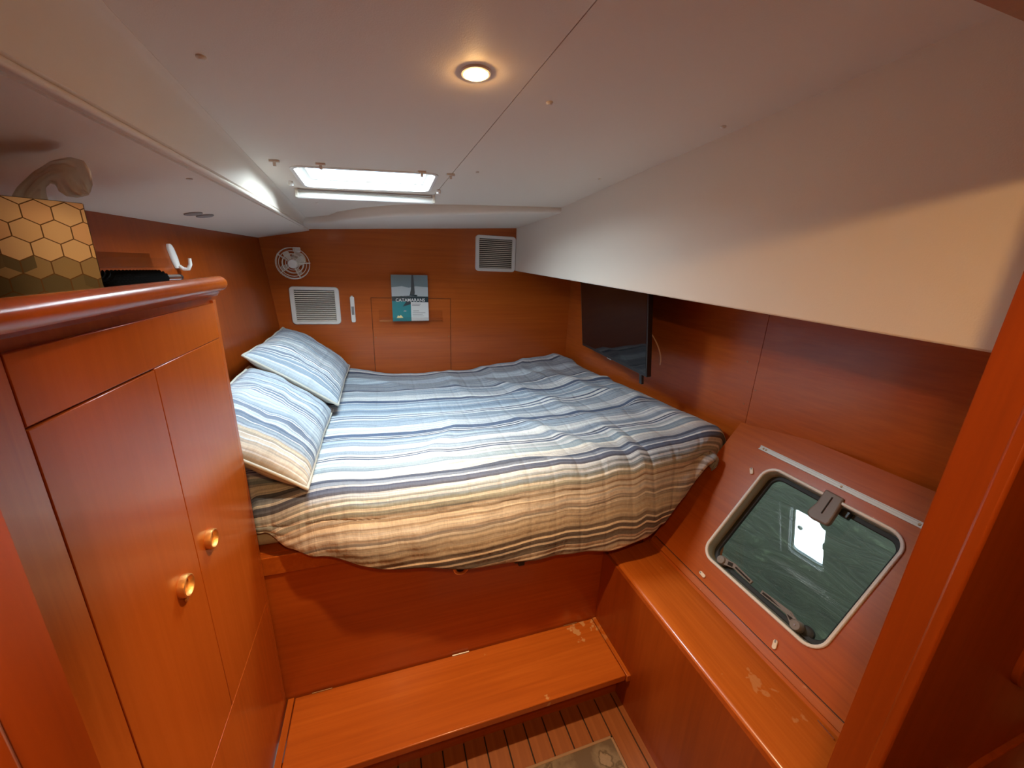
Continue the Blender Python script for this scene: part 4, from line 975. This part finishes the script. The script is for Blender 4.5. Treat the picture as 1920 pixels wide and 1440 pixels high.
for v in me.vertices: v.co = BK(.020+v.co.x*sc_, .1155+v.co.y*sc_*1.0, bt+.0018) - Vector(bo['_base'])
me.materials.append(MATS['cover_white']); ttl = bpy.data.objects.new('title_lettering', me); C.objects.link(ttl); ttl.parent = cv

# ------------------------------------------------------------------ television
fa = on((1094, 590), 0, 1.14); dT = V(.096, .995, 0).normalized(); nT = V(-dT.y, dT.x, 0)      # screen faces the bed
TW = .730; ztop, zbot = -.012, -.4365
far = V(fa.x, fa.y, 0); near = far - dT*TW
tv = thing('television', V(near.x, near.y, -.70).lerp(V(far.x, far.y, -.70), .5), 'black flat screen television standing against the right hull wall', 'television')
def TVP(a, z, d): return V(near.x, near.y, 0) + dT*a + nT*(d + (z-zbot)*.125 - .010) + V(0, 0, z - d*.125)      # tilted down towards the bed
def tvbox(a0, a1, z0, z1, d0, d1): return [TVP(a, z, d) for z in (z0, z1) for a, d in ((a0, d0), (a1, d0), (a1, d1), (a0, d1))]
m = MB(); m.hexa(tvbox(0, TW, zbot, ztop, -.022, 0)); finish('bezel', m, 'black_plastic', tv, bevel=.002)
m = MB(); m.hexa(tvbox(.010, TW-.010, zbot+.016, ztop-.010, 0, .0006)); finish('screen', m, 'screen_glass', tv, smooth=False)
m = MB(); m.hexa(tvbox(.10, TW-.10, zbot+.03, ztop-.12, -.060, -.020)); finish('rear_housing', m, 'black_plastic', tv, bevel=.008)
m = MB(); zf = on((1205, 717), 0, near.x+.006).z-.022; m.hexa(tvbox(.052, .074, zf, zbot+.004, -.018, -.006)); finish('foot', m, 'black_plastic', tv, bevel=.002)
m = MB(); m.hexa(tvbox(TW/2-.05, TW/2+.05, -.29, -.19, -.075, -.055)); m.tube([TVP(TW/2, -.24, -.07), V(xright(1.75)+.002, 1.75, -.24)], .016, 12); finish('wall_mount', m, 'black_plastic', tv)
m = MB(); m.hexa(tvbox(TW/2-.022, TW/2+.022, zbot-.003, zbot+.002, -.004, .0012)); finish('badge', m, 'grey_smudge', tv)
c0, c1, c2 = (TVP(.05, -.255, -.045), TVP(.0, -.33, -.075), TVP(.035, -.40, -.085))
m = MB(); pth = []
for k in range(15):
    t = k/14; pth.append(c0*(1-t)**2 + c1*2*t*(1-t) + c2*t*t)
pth[-1].x = min(pth[-1].x, xright(pth[-1].y)-.003); m.tube(pth, .0026, 8); finish('aerial_cable', m, 'cable_beige', tv)

# ------------------------------------------------------------------ rug
rg = thing('floor_rug', V(.43, .53, -1.60), 'small taupe patterned rug with light edging on the teak sole', 'rug')
m = MB(); m.box((.165, .262, -1.600), (.693, .795, -1.593)); finish('pile', m, 'rug_field', rg, bevel=.002)
m = MB()
for lo, hi in (((.157, .794, -1.600), (.701, .803, -1.592)), ((.157, .254, -1.600), (.701, .263, -1.592)), ((.157, .254, -1.600), (.166, .803, -1.592)), ((.692, .254, -1.600), (.701, .803, -1.592))): m.box(lo, hi)
finish('edging', m, 'rug_edge', rg, bevel=.002)

# ------------------------------------------------------------------ lift everything so that the sole is at z = 0
for o in C.objects:
    if '_base' in o: del o['_base']
    if o.parent is None and o is not camo: o.location.z += EYE
